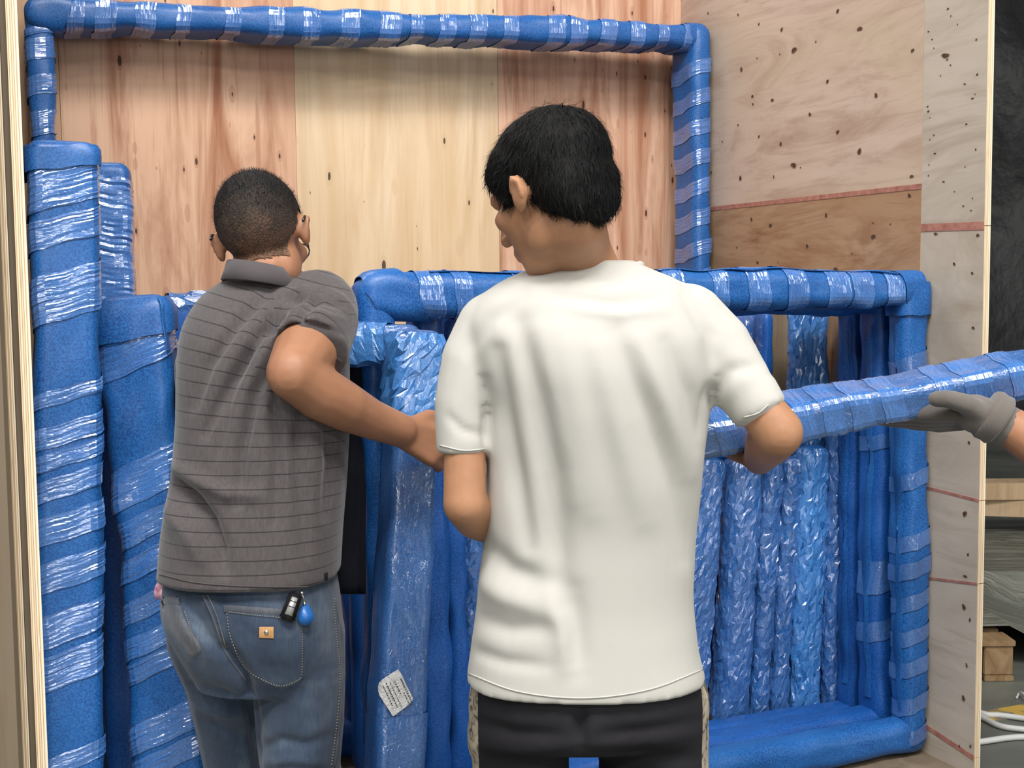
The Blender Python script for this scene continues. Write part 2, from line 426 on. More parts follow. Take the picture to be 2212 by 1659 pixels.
# crate right wall: flat-grain pieces with thin reddish strips in the joints
wall_right = tag(bpy.data.objects.new('wall_right', None), kind='structure'); COL.objects.link(wall_right)
vS = solve_v(1991, 400, CW)[0]
def wr_pt(px, py): return solve_v(px, py, CW)
def z_line(pa, pb):
    (va, za), (vb, zb) = wr_pt(*pa), wr_pt(*pb)
    k = (zb - za) / (vb - va)
    return lambda v: za + (v - va) * k
lineA = z_line((1520, 453), (1985, 403))
linesB = [z_line((1995, 492), (2115, 488)), z_line((2032, 1061), (2115, 1082)), z_line((2032, 1252), (2115, 1262)), z_line((2035, 1592), (2110, 1642))]
e_r = ply_edge('plywood_edge_right', 0, TH, CW)
def right_piece(v0, v1, zlo0, zlo1, zhi0, zhi1, key, proud=0.0):
    x = CW - proud
    poly = [Vector((x, v0, zlo0)), Vector((x, v1, zlo1)), Vector((x, v1, zhi1)), Vector((x, v0, zhi0))]
    me = prism('plywood_panel', poly, (TH + proud, 0, 0))
    o = link('plywood_panel', me, [MAT[key], e_r], wall_right, CM, smooth=False)
    for p in o.data.polygons:
        if abs(p.normal[1]) > 0.9 or abs(p.normal[2]) > 0.9: p.material_index = 1
    return o
def strip(v0, v1, fn, w, proud=0.0012):
    x = CW - proud
    poly = [Vector((x, v0, fn(v0) - w / 2)), Vector((x, v1, fn(v1) - w / 2)), Vector((x, v1, fn(v1) + w / 2)), Vector((x, v0, fn(v0) + w / 2))]
    link('veneer_strip', prism('veneer_strip', poly, (0.004, 0, 0)), MAT['strip'], wall_right, CM, smooth=False)
G = 0.0008
right_piece(vS + G, CD, lineA(vS), lineA(CD), TOP_Z, TOP_Z, 'ply_pink')
right_piece(vS + G, CD, FLOOR_Z, FLOOR_Z, lineA(vS) - G, lineA(CD) - G, 'ply_amber')
strip(vS + G, CD, lineA, 0.013)
prev = None
zt0 = zt1 = TOP_Z
for i, fn in enumerate(linesB):
    right_piece(0, vS - G, fn(0) + G, fn(vS) + G, zt0, zt1, 'ply_grey', 0.0 if i % 2 else 0.0004)
    strip(0.001, vS - G, fn, [0.019, 0.007, 0.006, 0.012][i])
    zt0, zt1 = fn(0) - G, fn(vS) - G
right_piece(0, vS - G, FLOOR_Z - 0.03, FLOOR_Z - 0.03, zt0, zt1, 'ply_grey')
# knots of the right wall (flat inlays)
def knots_on_right(lst, seed):
    r_ = random.Random(seed)
    vsk, fsk, mi = [], [], []
    for (px, py, rx, rz) in lst:
        v, z = wr_pt(px, py)
        ph = r_.random() * 6
        for ring, (sc, pr, m) in enumerate(((1.25, 0.0010, 1), (1.0, 0.0014, 0))):
            i0 = len(vsk)
            for k in range(12):
                th = 2 * math.pi * k / 12
                w = 1 + 0.22 * math.sin(2 * th + ph) + 0.12 * math.sin(3 * th + 2 * ph)
                vsk.append((CW - 0.0004 - pr, v + 0.72 * rx * sc * w * math.cos(th), z + 0.72 * rz * sc * w * math.sin(th)))
            fsk.append(tuple(range(i0, i0 + 12))); mi.append(m)
    me = pyd('knots', vsk, fsk)
    for p, m in zip(me.polygons, mi): p.material_index = m
    bm = bmesh.new(); bm.from_mesh(me)
    for f in bm.faces:
        if f.normal.x > 0: f.normal_flip()
    bm.to_mesh(me); bm.free()
    o = link('knots', me, [MAT['knot'], MAT['knot_rim']], wall_right, CM, smooth=False); o['kind'] = 'stuff'
kn = [(1858, 62, .011, .007), (1810, 24, .007, .006), (1716, 108, .013, .010), (1689, 64, .007, .006), (1640, 52, .005, .004), (1595, 32, .004, .005), (1530, 29, .004, .005),
      (1602, 150, .008, .007), (1626, 208, .006, .006), (1669, 216, .007, .006), (1627, 225, .005, .004), (1788, 176, .006, .006), (1893, 206, .008, .006), (1972, 109, .007, .005), (1536, 143, .006, .005),
      (1595, 270, .004, .004), (1640, 295, .006, .004), (1750, 247, .008, .005), (1810, 285, .008, .006), (1687, 311, .008, .006), (1857, 327, .011, .008), (1715, 357, .014, .009), (1600, 385, .010, .007), (1537, 373, .006, .005), (1970, 381, .007, .005),
      (1561, 306, .004, .004), (1672, 382, .003, .005), (1730, 362, .003, .002), (1763, 90, .004, .003), (1685, 117, .003, .003), (1636, 126, .003, .003),
      (1624, 474, .007, .006), (1665, 487, .008, .007), (1785, 465, .008, .006), (1887, 511, .010, .007), (1744, 531, .007, .006), (1965, 422, .008, .005), (1637, 567, .007, .005), (1684, 591, .009, .008), (1806, 581, .010, .006), (1681, 565, .002, .004), (1886, 481, .004, .002), (1924, 484, .004, .002), (1841, 547, .003, .003), (1592, 535, .003, .004)]
knots_on_right(kn, 3)
r_ = random.Random(11)
kn2 = []
for k in range(30):
    kn2.append((r_.uniform(1996, 2112), 18 + k * 15.0 + r_.uniform(-8, 8), r_.uniform(.002, .005), r_.uniform(.0015, .003)))
kn2 += [(2043, 120, .016, .006), (2022, 505, .009, .003), (2113, 508, .005, .005), (2062, 570, .005, .004), (2085, 1110, .008, .008), (2092, 1198, .004, .004), (2086, 1245, .007, .004), (2083, 1311, .008, .007), (2096, 1339, .004, .005),
        (2089, 1437, .004, .006), (2082, 1508, .007, .007), (2073, 1612, .003, .006), (2097, 1612, .003, .006), (2103, 708, .005, .004), (2094, 956, .004, .005), (2101, 590, .004, .004)]
knots_on_right(kn2, 5)

# crate floor on skids
crate_floor = crate_box('crate_floor', (-TH, 0.0, FLOOR_Z - 0.03), (CW + TH, CD + TH, FLOOR_Z), [MAT['ply_plain']])
tag(crate_floor, kind='structure'); crate_floor.name = 'floor_crate'
for k, u in enumerate((0.0, CW / 2 - 0.05, CW - 0.1)):
    o = crate_box('crate_skid', (u, 0.0, 0.0), (u + 0.1, CD, FLOOR_Z - 0.031), [MAT['pine']], bevel=0.004)
    tag(o, ['rough timber skid under the crate beside its left wall', 'rough timber skid under the middle of the crate floor', 'rough timber skid under the crate beside its right wall'][k], 'skid', 'skids under the crate')

# plywood sheet standing outside the crate, seen at the left border
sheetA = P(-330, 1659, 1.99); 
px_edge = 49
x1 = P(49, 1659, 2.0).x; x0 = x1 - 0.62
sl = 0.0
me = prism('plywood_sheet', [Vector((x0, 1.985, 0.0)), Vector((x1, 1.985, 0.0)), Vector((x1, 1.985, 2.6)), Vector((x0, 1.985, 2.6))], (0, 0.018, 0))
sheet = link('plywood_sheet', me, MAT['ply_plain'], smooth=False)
tag(sheet, 'shade-darkened brown plywood sheet standing upright outside the crate wall', 'plywood sheet')

# ------------------------------------------------------------------ background hall: tarp, planks, pallet, cables
def tarp_mesh():
    nx, nz = 120, 50
    vts, fcs = [], []
    for j in range(nz + 1):
        z = 6.5 * j / nz
        for i in range(nx + 1):
            x = -9 + 20 * i / nx
            y = 11.2 + 0.10 * math.sin(x * 2.1 + 0.6 * math.sin(z)) + 0.06 * math.sin(x * 5.3 + z * 1.7) + 0.10 * math.sin(z * 2.6 + 0.5 * x) * (1 if z > 2 else 0.4)
            vts.append((x, y, z + 0.01))
    for j in range(nz):
        for i in range(nx):
            a_ = j * (nx + 1) + i; fcs.append((a_, a_ + 1, a_ + nx + 2, a_ + nx + 1))
    return pyd('hall_tarp', vts, fcs)
n = NT('black_tarp'); f_ = n.noise(n.coords('Object', (1.5, 1, 1)), 2.2, 4)
n.set(Base_Color=n.ramp(f_, [(0.3, (0.012, 0.012, 0.013)), (0.7, (0.030, 0.030, 0.032))]), Roughness=0.55, Normal=n.bump(f_, 0.8, 0.08))
tag(link('tarp', tarp_mesh(), n.m), 'black tarpaulin curtain hanging at the back of the hall', 'tarpaulin')

n = NT('green_plastic_sheet'); f_ = n.noise(n.coords('Object', (1.2, 5, 1)), 3.0, 5, 0.6, 0.8)
n.set(Base_Color=n.ramp(f_, [(0.3, (0.10, 0.105, 0.085)), (0.6, (0.19, 0.195, 0.165)), (0.8, (0.27, 0.27, 0.235))]), Roughness=0.35, Normal=n.bump(f_, 0.8, 0.05))
MAT['plastic'] = n.m
pal = thing('pallet', 'low wooden pallet under a grey plastic sheet on the hall floor', 'pallet')
pz = 0.15
pa = ground(2195, 1384, pz)                      # near corner of the pallet deck
n = NT('pallet_wood'); MAT['palletwood'] = wood('pallet_wood', (0.33, 0.22, 0.12), (0.19, 0.115, 0.055), (0.25, 0.16, 0.08), False, 0.5, 3.3)
PX0, PX1, PY0, PY1 = pa.x - 1.15, pa.x, pa.y, pa.y + 1.05
for k in range(7):
    y0 = PY0 + k * 0.155
    link('deck_board', box_mesh('deck_board', (PX0, y0, pz - 0.022), (PX1, y0 + 0.115, pz), 0.003), MAT['palletwood'], pal, smooth=False)
for k in range(3):
    xx = PX0 + k * 0.52
    for yy in (PY0, PY0 + 0.48, PY0 + 0.93):
        link('block', box_mesh('block', (xx, yy + 0.01, 0.022), (xx + 0.105, yy + 0.11, pz - 0.022), 0.003), MAT['palletwood'], pal, smooth=False)
    link('bottom_board', box_mesh('bottom_board', (xx, PY0, 0.0), (xx + 0.105, PY1, 0.021), 0.003), MAT['palletwood'], pal, smooth=False)
# rippled plastic sheet lying over pallet and floor behind
vts, fcs = [], []
nx, ny = 60, 60
for j in range(ny + 1):
    for i in range(nx + 1):
        x = PX0 - 0.5 + 4.0 * i / nx; y = PY0 + 0.10 + 2.6 * j / ny
        on = (x < PX1 + 0.02) and (y < PY1 + 0.04)
        z = (pz + 0.008) if on else max(0.010, pz * (1 - max((x - PX1) if y < PY1 else 0, y - PY1, 0) * 2.2))
        z += 0.012 * (1 + math.sin(x * 5 + 2.4 * math.sin(y * 2.3))) * (0.4 + 0.6 * math.sin(y * 3.1) ** 2)
        vts.append((x, y, z))
for j in range(ny):
    for i in range(nx):
        a_ = j * (nx + 1) + i; fcs.append((a_, a_ + 1, a_ + nx + 2, a_ + nx + 1))
tag(link('plastic_sheet', pyd('plastic_sheet', vts, fcs), MAT['plastic']), 'rippled grey-green plastic sheet spread over pallet and floor', 'plastic sheet')
# long planks lying further back on trestle blocks
for k, (pya, pyb, z, lab) in enumerate(((1044, 1046, 0.32, 'upper pale plank of the stack behind the plastic sheet'), (1078, 1104, 0.22, 'lower pale plank of the stack behind the plastic sheet'))):
    a = ground(2110, pya, z); b = ground(2330, pyb, z)
    if k == 0: b = a + Vector((1.6, -0.05, 0))
    if k == 1: b = a + Vector((1.6, -0.42, 0))
    d = (b - a).normalized(); w = Vector((-d.y, d.x, 0)) * 0.17
    a = a - d * 1.3
    me = prism('plank', [a, b, b + w, a + w], (0, 0, -0.095))
    tag(link('plank', me, MAT['pine'], smooth=False), lab, 'plank', 'planks behind the crate')
    if k == 1: base_pl = (a, b, w)
a, b, w = base_pl
for f, lab in ((0.15, 'wooden block under the planks, hidden behind the crate wall'), (0.75, 'wooden block under the planks beyond the pallet')):
    c = a.lerp(b, f)
    me = box_mesh('support_block', (c.x, c.y + 0.02, 0.0), (c.x + 0.09, c.y + 0.16, 0.124), 0.003)
    tag(link('support_block', me, MAT['palletwood'], smooth=False), lab, 'wood block', 'blocks under the planks')
n = NT('white_cable'); MAT['cable'] = n.set(Base_Color=(0.62, 0.63, 0.62), Roughness=0.45)
for pts, lab in (([(2060, 1505), (2120, 1540), (2160, 1545), (2212, 1552), (2300, 1570), (2420, 1560)], 'white cable curving along the yellow floor line'),
                 ([(2060, 1520), (2122, 1550), (2160, 1568), (2205, 1575), (2300, 1585), (2400, 1600)], 'white cable looping below the yellow floor line'),
                 ([(2050, 1612), (2120, 1602), (2212, 1592), (2330, 1604), (2430, 1625)], 'white cable running straight across the floor by the crate')):
    pp = smooth_path([ground(x, y, 0.011) for x, y in pts], 40)
    tag(link('cable', tube_mesh('cable', pp, 0.010, 8), MAT['cable']), lab, 'cable', 'white cables on the floor')
pp = smooth_path([ground(2196, 1508, 0.005), ground(2203, 1496, 0.012), ground(2214, 1500, 0.03), ground(2240, 1512, 0.006)], 16)
tag(link('wire_offcut', tube_mesh('wire_offcut', pp, 0.004, 6), MAT['cable']), 'short bent white wire lying above the cables', 'wire')

# ================================================================== FOAM BARS
class Bar:
    """rounded box section swept from A to B.  wv: width axis, dv: depth axis (q=0 lies at +dv, the far side)"""
    def __init__(s, A, B, wv, w, d, r=None, lump=0.004, seed=0, er=0.02, bow=0.0, dirv=None, taper=1.0):
        s.A, s.B = np.array(A, float), np.array(B, float)
        s.L = np.linalg.norm(s.B - s.A); s.t = (s.B - s.A) / s.L
        wv = np.array(wv, float); wv -= s.t * wv.dot(s.t); s.w = wv / np.linalg.norm(wv)
        s.dv = np.cross(s.t, s.w)
        if dirv is not None:
            if s.dv.dot(np.array(dirv, float)) < 0: s.dv = -s.dv
        elif s.dv[1] < 0: s.dv = -s.dv
        s.hw, s.hd = w / 2, d / 2
        s.r = r if r is not None else min(w, d) * 0.3
        s.lump, s.er, s.bow, s.taper = lump, er, bow, taper
        rr = random.Random(seed); s.ph = [rr.uniform(0, 6.28) for _ in range(12)]
        s.per = 2 * (w + d) - 8 * s.r + 2 * math.pi * s.r
    def section(s, q, hw, hd, r):
        """q array in 0..1 measured from the middle of the far side"""
        r = min(r, hw * 0.98, hd * 0.98)
        a, b = hw - r, hd - r
        # half perimeter walk: far mid -> corner -> side -> corner -> near mid
        segs = [a, math.pi / 2 * r, 2 * b, math.pi / 2 * r, a]; half = sum(segs)
        q = np.asarray(q, float) % 1.0
        sg = np.where(q <= 0.5, 1.0, -1.0); l = np.where(q <= 0.5, q, 1 - q) * 2 * half
        c0, c1, c2, c3 = segs[0], segs[0] + segs[1], segs[0] + segs[1] + segs[2], half - segs[4]
        x = np.zeros_like(l); y = np.zeros_like(l)
        m = l <= c0; x[m] = l[m]; y[m] = hd
        m = (l > c0) & (l <= c1); th = (l[m] - c0) / max(r, 1e-6); x[m] = a + r * np.sin(th); y[m] = b + r * np.cos(th)
        m = (l > c1) & (l <= c2); x[m] = hw; y[m] = b - (l[m] - c1)
        m = (l > c2) & (l <= c3); th = (l[m] - c2) / max(r, 1e-6); x[m] = a + r * np.cos(th); y[m] = -b - r * np.sin(th)
        m = l > c3; x[m] = a - (l[m] - c3); y[m] = -hd
        return sg * x, y
    def pts(s, sv, q, off=0.0):
        """axial positions sv (array), q (array), same shape -> points"""
        sv = np.asarray(sv, float); q = np.asarray(q, float)
        out = np.zeros(sv.shape + (3,))
        p = s.ph; lm = s.lump
        f = sv / s.L
        # end rounding
        e = np.minimum(sv, s.L - sv); e = np.clip(e, 0, s.er)
        k = np.sqrt(np.clip(1 - (1 - e / s.er) ** 2, 0, 1)); shrink = s.er * (1 - k)
        x, y = s.section(q.ravel(), s.hw, s.hd, s.r)
        x = x.reshape(sv.shape); y = y.reshape(sv.shape)
        gw = lm * (0.7 * np.sin(sv * 9 + p[0]) + 0.5 * np.sin(sv * 23 + p[1]) + 0.35 * np.sin(sv * 47 + p[2]))
        gd = lm * (0.7 * np.sin(sv * 8 + p[3]) + 0.5 * np.sin(sv * 19 + p[4]) + 0.35 * np.sin(sv * 41 + p[5]))
        tp = 1 + (s.taper - 1) * f
        x = x * (np.maximum(s.hw * tp + gw + off - shrink, 0.0005) / s.hw)
        y = y * (np.maximum(s.hd * tp + gd + off - shrink, 0.0005) / s.hd)
        ang = q * 2 * math.pi
        rip = lm * 0.30 * (np.sin(ang * 3 + sv * 31 + p[6]) + np.sin(ang * 5 - sv * 55 + p[7]))
        x = x * (1 + rip / s.hw * 0.6); y = y * (1 + rip / s.hd * 0.6)
        cw = lm * 0.6 * np.sin(sv * 5 + p[8]); cd = lm * 0.6 * np.sin(sv * 4 + p[9]) + s.bow * np.sin(math.pi * f)
        for i in range(3):
            out[..., i] = s.A[i] + s.t[i] * sv + s.w[i] * (x + cw) + s.dv[i] * (y + cd)
        return out
    def grid(s, name, sv2d, q2d, off, cap=False):
        pts = s.pts(sv2d, q2d, off); R, K = sv2d.shape
        wrap = cap
        verts = pts.reshape(-1, 3)
        faces, uvs = [], []
        Kq = K if wrap else K - 1
        for i in range(R - 1):
            for k in range(Kq):
                k2 = (k + 1) % K
                f = (i * K + k, i * K + k2, (i + 1) * K + k2, (i + 1) * K + k)
                faces.append(f)
                q1 = q2d[i, k]; q2 = q2d[i, k2] if k2 > k else 1.0
                uvs.append(((sv2d[i, k], q1 * s.per), (sv2d[i, k2], q2 * s.per), (sv2d[i + 1, k2], q2 * s.per), (sv2d[i + 1, k], q1 * s.per)))
        if cap:
            faces.append(tuple(range(K))[::-1]); uvs.append(tuple((0.0, 0.0) for _ in range(K)))
            faces.append(tuple(range((R - 1) * K, R * K))); uvs.append(tuple((0.0, 0.0) for _ in range(K)))
        me = pyd(name, verts, faces, uvs)
        bm = bmesh.new(); bm.from_mesh(me)
        if cap: bmesh.ops.recalc_face_normals(bm, faces=bm.faces[:])
        bm.to_mesh(me); bm.free()
        return me
    def body(s, name, mat, parent, K=40, step=0.02):
        nin = [0, 0.04, 0.15, 0.33, 0.6]
        sv = [s.er * a for a in nin] + list(np.linspace(s.er, s.L - s.er, max(6, int(s.L / step)))) + [s.L - s.er * a for a in nin[::-1]]
        q = np.linspace(0, 1, K, endpoint=False)
        S2, Q2 = np.meshgrid(sv, q, indexing='ij')
        return link(name, s.grid(name, S2, Q2, 0.0, cap=True), mat, parent)
    def band(s, s0, s1, skew, mat, parent, name='film_band', off=0.0022, K=41, ripple=None, row=0.0027):
        """film or foam wrapped round the bar between s0 and s1; ripple > 0 gives stretch ridges running round the bar"""
        s0 = max(0.012, s0); s1 = min(s.L - 0.012, s1)
        if ripple is None: ripple = {'stretch_film_band': 0.00058, 'stretch_film_dense': 0.0010}.get(mat.name, 0.0)
        if ripple: K = 33
        R = max(4, int((s1 - s0) / (row if ripple else 0.012)))
        q = np.linspace(0.002, 0.998, K)
        S2, Q2 = np.meshgrid(np.linspace(s0, s1, R), q, indexing='ij')
        S2 = S2 + skew * np.clip(np.abs(((Q2 - 0.5) * 4)), 0, 1) * np.sign(Q2 - 0.5) * 0.5 + 0.0012 * np.sin(Q2 * 37 + s0 * 90)
        S2 = np.clip(S2, 0.006, s.L - 0.006)
        if ripple:
            g = np.random.default_rng(int(abs(s0) * 1e4) + int(s.ph[0] * 1000))
            ctl = g.normal(size=(R, 9)); xs = np.linspace(0, 1, 9)
            bump = np.stack([np.interp(q, xs, c_) for c_ in ctl])
            tw = g.uniform(-1, 1, size=(R, 1)) * 0.0012
            S2 = S2 + tw * np.sin(Q2 * 11 + g.uniform(0, 6, size=(R, 1)))
            off = off + ripple * np.clip(bump, -1.6, 2.4)
        me = s.grid(name, S2, Q2, off)
        s.face_out(me, (s0 + s1) / 2)
        return link(name, me, mat, parent, smooth=not ripple)
    def face_out(s, me, mid):
        bm = bmesh.new(); bm.from_mesh(me)
        cen = s.A + s.t * mid; fl = 0
        for f in bm.faces:
            c_ = np.array(f.calc_center_median()) - cen; c_ = c_ - s.t * c_.dot(s.t)
            fl += 1 if c_.dot(np.array(f.normal)) < 0 else -1
        if fl > 0: bmesh.ops.reverse_faces(bm, faces=bm.faces[:])
        bm.to_mesh(me); bm.free()
    def crumple(s, s0, s1, mat, parent, name='film_wrap', off=0.002, cs=0.015, cq=0.0072, amp=0.0023, seed=0):
        """loose clear film over the foam: many small flat facets"""
        s0 = max(0.006, s0); s1 = min(s.L - 0.006, s1)
        g = np.random.default_rng(seed + 5)
        R = max(4, int((s1 - s0) / cs)); K = max(12, int(s.per / cq))
        S2, Q2 = np.meshgrid(np.linspace(s0, s1, R), np.linspace(0, 1, K, endpoint=False), indexing='ij')
        sh = (np.arange(R) % 2)[:, None] * 0.5 / K
        Q2 = Q2 + sh + np.linspace(0, 1, R)[:, None] * 0.3 + g.uniform(-.34, .34, size=Q2.shape) / K
        jit = g.uniform(-.38, .38, size=S2.shape) * cs; jit[0] = 0; jit[-1] = 0
        S2 = S2 + jit
        o_ = off + amp * g.uniform(-1, 1, size=S2.shape) + amp * 0.5 * np.sin(Q2 * 40 + S2 * 60)
        pts = s.pts(S2, Q2, o_).reshape(-1, 3)
        fcs, uvs = [], []
        for i in range(R - 1):
            for k in range(K):
                k2 = (k + 1) % K; a_, b_, c_, d_ = i * K + k, i * K + k2, (i + 1) * K + k2, (i + 1) * K + k
                fcs += [(a_, b_, c_), (a_, c_, d_)] if g.random() < 0.65 else [(a_, b_, d_), (b_, c_, d_)]
        for f in fcs:
            uvs.append(tuple((S2.flat[v], Q2.flat[v] * s.per) for v in f))
        me = pyd(name, pts, fcs, uvs)
        s.face_out(me, (s0 + s1) / 2)
        return link(name, me, mat, parent, smooth=False)
    def s_at(s, val, axis):
        """axial position whose centre projects to pixel value val on axis (0=x,1=y)"""
        t = np.linspace(-0.05, s.L + 0.05, 400)
        pr = project(s.A + np.outer(t, s.t))[:, axis]
        return float(t[np.argmin(np.abs(pr - val))])
    def bands_px(s, spans, axis, skew, mat, parent, **kw):
        for a, b in spans:
            x, y = s.s_at(a, axis), s.s_at(b, axis)
            s.band(min(x, y), max(x, y), skew, mat, parent, **kw)

nUX, nVX, ZV = np.array(UX), np.array(VX), np.array((0, 0, 1.0))

# ---- big frame leaning in front of the back wall
fr = thing('frame_package', 'large blue foam-wrapped rectangular frame leaning against the back plywood wall', 'wrapped frame')
VB = CD - 0.115
TLu, TLz = solve_u(70, 38, VB); TRu, TRz = solve_u(1494, 84, VB - 0.03)
TRu = CW - 0.045
top_bar = Bar(C(TLu - 0.02, VB, TLz), C(TRu + 0.036, VB - 0.03, TRz), ZV, 0.078, 0.150, 0.030, 0.0045, 1, 0.03)
top_bar.body('top_bar', MAT['foam'], fr)
rb = Bar(C(TRu, VB - 0.03, TRz + 0.034), C(TRu - 0.012, VB - 0.075, FLOOR_Z + 0.03), nUX, 0.066, 0.150, 0.026, 0.0035, 2, 0.03)
rb.body('side_bar', MAT['foam'], fr)
lb = Bar(C(TLu + 0.012, VB, TLz + 0.03), C(TLu + 0.035, VB - 0.075, FLOOR_Z + 0.03), nUX, 0.066, 0.140, 0.026, 0.0035, 3, 0.03)
lb.body('side_bar', MAT['foam'], fr)
bb = Bar(C(TLu + 0.03, VB - 0.075, FLOOR_Z + 0.045), C(TRu, VB - 0.075, FLOOR_Z + 0.045), ZV, 0.078, 0.150, 0.03, 0.003, 4, 0.03)
bb.body('bottom_bar', MAT['foam'], fr)
top_bar.bands_px([(142, 182), (205, 250), (291, 332), (375, 408), (481, 514), (573, 606), (644, 680), (724, 764), (808, 852), (870, 903), (937, 970), (999, 1036), (1072, 1103), (1167, 1200), (1209, 1247), (1275, 1311), (1340, 1371), (1402, 1424), (1455, 1475)], 0, -0.02, MAT['band'], fr)
rb.bands_px([(a, a + 32) for a in range(135, 590, 64)], 1, 0.05, MAT['band'], fr)
lb.bands_px([(70, 85), (95, 140), (170, 215), (245, 300)], 1, 0.03, MAT['band'], fr)
# overlapping foam sleeve where the top bar is joined
j0, j1 = top_bar.s_at(560, 0), top_bar.s_at(812, 0)
top_bar.band(j1 - 0.40, j1, 0.0, MAT['foam'], fr, name='foam_sleeve', off=0.0015)
# folded foam corner pieces
def corner_wrap(bar, s0, s1, parent, off=0.006, skew=0.0, mat='foam'):
    bar.band(s0, s1, skew, MAT[mat], parent, name='corner_wrap', off=off)
corner_wrap(top_bar, top_bar.L - 0.075, top_bar.L - 0.004, fr, 0.004, 0.02)
corner_wrap(top_bar, 0.004, 0.11, fr, 0.006, -0.09)
# slit along the underside of the foam: a thin folded lip
def lip(bar, q, s0, s1, parent, mat, width=0.012, drop=0.006, name='foam_lip', wav=0.004, seed=0):
    nseg = 60; vts, fcs = [], []
    rr = random.Random(seed); ph = rr.uniform(0, 6)
    for i in range(nseg + 1):
        sv = s0 + (s1 - s0) * i / nseg
        w = wav * (math.sin(sv * 14 + ph) + 0.6 * math.sin(sv * 33 + ph * 2))
        for (qq, off) in ((q - 0.03, 0.0005), (q + (width + w) / bar.per, drop + w * 0.6), (q + (width + w) / bar.per + 0.006, drop - 0.002), (q - 0.01, -0.002)):
            vts.append(bar.pts(np.array([sv]), np.array([qq]), off)[0])
    for i in range(nseg):
        for k in range(3):
            a_ = i * 4 + k; fcs.append((a_, a_ + 1, a_ + 5, a_ + 4))
    link(name, pyd(name, vts, fcs), mat, parent)

# ---- the stack of smaller frames just inside the opening
def frame_rect(label, v0, v_lean, u0, u1, z0, z1, w, d, seed, mats, grp=None, bands=None):
    f = thing('frame_package', label, 'wrapped frame', grp)
    tb = Bar(C(u0, v0 + v_lean, z1 - w / 2), C(u1, v0 + v_lean, z1 - w / 2), ZV, w, d, w * 0.36, 0.0045, seed, 0.03)
    tb.body('top_bar', mats, f)
    rs = Bar(C(u1 - w * 0.42, v0 + v_lean, z1 - 0.01), C(u1 - w * 0.42, v0, z0 + 0.01), nUX, w * 0.84, d, w * 0.30, 0.0040, seed + 1, 0.03)
    rs.body('side_bar', mats, f)
    ls = Bar(C(u0 + w * 0.42, v0 + v_lean, z1 - 0.01), C(u0 + w * 0.42, v0, z0 + 0.01), nUX, w * 0.84, d, w * 0.30, 0.0040, seed + 2, 0.03)
    ls.body('side_bar', mats, f)
    bt = Bar(C(u0, v0, z0 + w / 2), C(u1, v0, z0 + w / 2), ZV, w, d, w * 0.36, 0.003, seed + 3, 0.03)
    bt.body('bottom_bar', mats, f)
    return f, tb, rs, ls, bt
V2 = 0.185
u_l, z_l = solve_u(775, 650, V2); u_r, z_r = solve_u(2030, 636, V2)
u_r = min(u_r, CW - 0.004)
f2, tb2, rs2, ls2, bt2 = frame_rect('blue foam-wrapped frame in front of the upright boards, behind the lifted bar', V2, 0.02, u_l, u_r, FLOOR_Z + 0.005, 1.462, 0.088, 0.085, 20, MAT['foam'])
tb2.bands_px([(825, 873), (893, 947), (972, 1008), (1100, 1140), (1200, 1240), (1300, 1340), (1420, 1460), (1522, 1553), (1593, 1638), (1676, 1721), (1766, 1813), (1817, 1862), (1891, 1929), (1960, 1976)], 0, 0.018, MAT['band'], f2)
rs2.bands_px([(a, a + 34) for a in (760, 850, 1010, 1140, 1200, 1270, 1345, 1410, 1490, 1560)], 1, 0.045, MAT['foam_shiny'], f2)
corner_wrap(tb2, tb2.L - 0.085, tb2.L - 0.004, f2, 0.006, 0.03)
corner_wrap(tb2, 0.004, 0.115, f2, 0.010, 0.10)
corner_wrap(rs2, 0.02, 0.10, f2, 0.006, 0.0)
lip(rs2, 0.70, 0.12, rs2.L - 0.1, f2, MAT['foam'], seed=3)
lip(tb2, 0.30, 0.15, tb2.L - 0.1, f2, MAT['foam'], seed=4)
V6 = 0.30
u6r = min(solve_u(1928, 700, V6)[0], CW - 0.004)
f6, tb6, rs6, ls6, bt6 = frame_rect('slim blue wrapped frame standing second from the opening inside the crate', V6, 0.02, u_l + 0.15, u6r, FLOOR_Z + 0.005, 1.435, 0.078, 0.09, 30, MAT['foam_dark'])
lip(rs6, 0.70, 0.1, rs6.L - 0.1, f6, MAT['foam'], seed=6)
rs6.bands_px([(930, 960), (1200, 1270), (1330, 1372)], 1, 0.03, MAT['foam_shiny'], f6)
V5 = 0.41
u5r = min(solve_u(1866, 700, V5)[0], CW - 0.004)
f5, tb5, rs5, ls5, bt5 = frame_rect('slim blue wrapped frame standing third from the opening with rounded lower corner', V5, 0.02, u_l + 0.25, u5r, FLOOR_Z + 0.005, 1.42, 0.060, 0.070, 40, MAT['foam_dark'])
lip(rs5, 0.70, 0.1, rs5.L - 0.1, f5, MAT['foam'], seed=8)
lip(rs5, 0.30, 0.1, rs5.L - 0.1, f5, MAT['foam'], seed=9)

# ---- upright boards
def board(label, top, bottom, w, d, mat, seed, wv=None, r=None, lump=0.005, er=0.025, bow=0.0, cat='wrapped board', grp=None, K=48, step=0.014, dirv=None, taper=1.0, bands=None):
    f = thing('wrapped_board', label, cat, grp)
    top, bottom = Vector(top), Vector(bottom)
    bottom = top + (bottom - top) * ((top.z - FLOOR_Z - 0.004) / (top.z - bottom.z))     # stands on the crate floor
    b = Bar(top, bottom, nUX if wv is None else wv, w, d, r, lump, seed, er, bow, dirv, taper)
    b.body('foam_sleeve', mat, f, K=K, step=step)
    return f, b
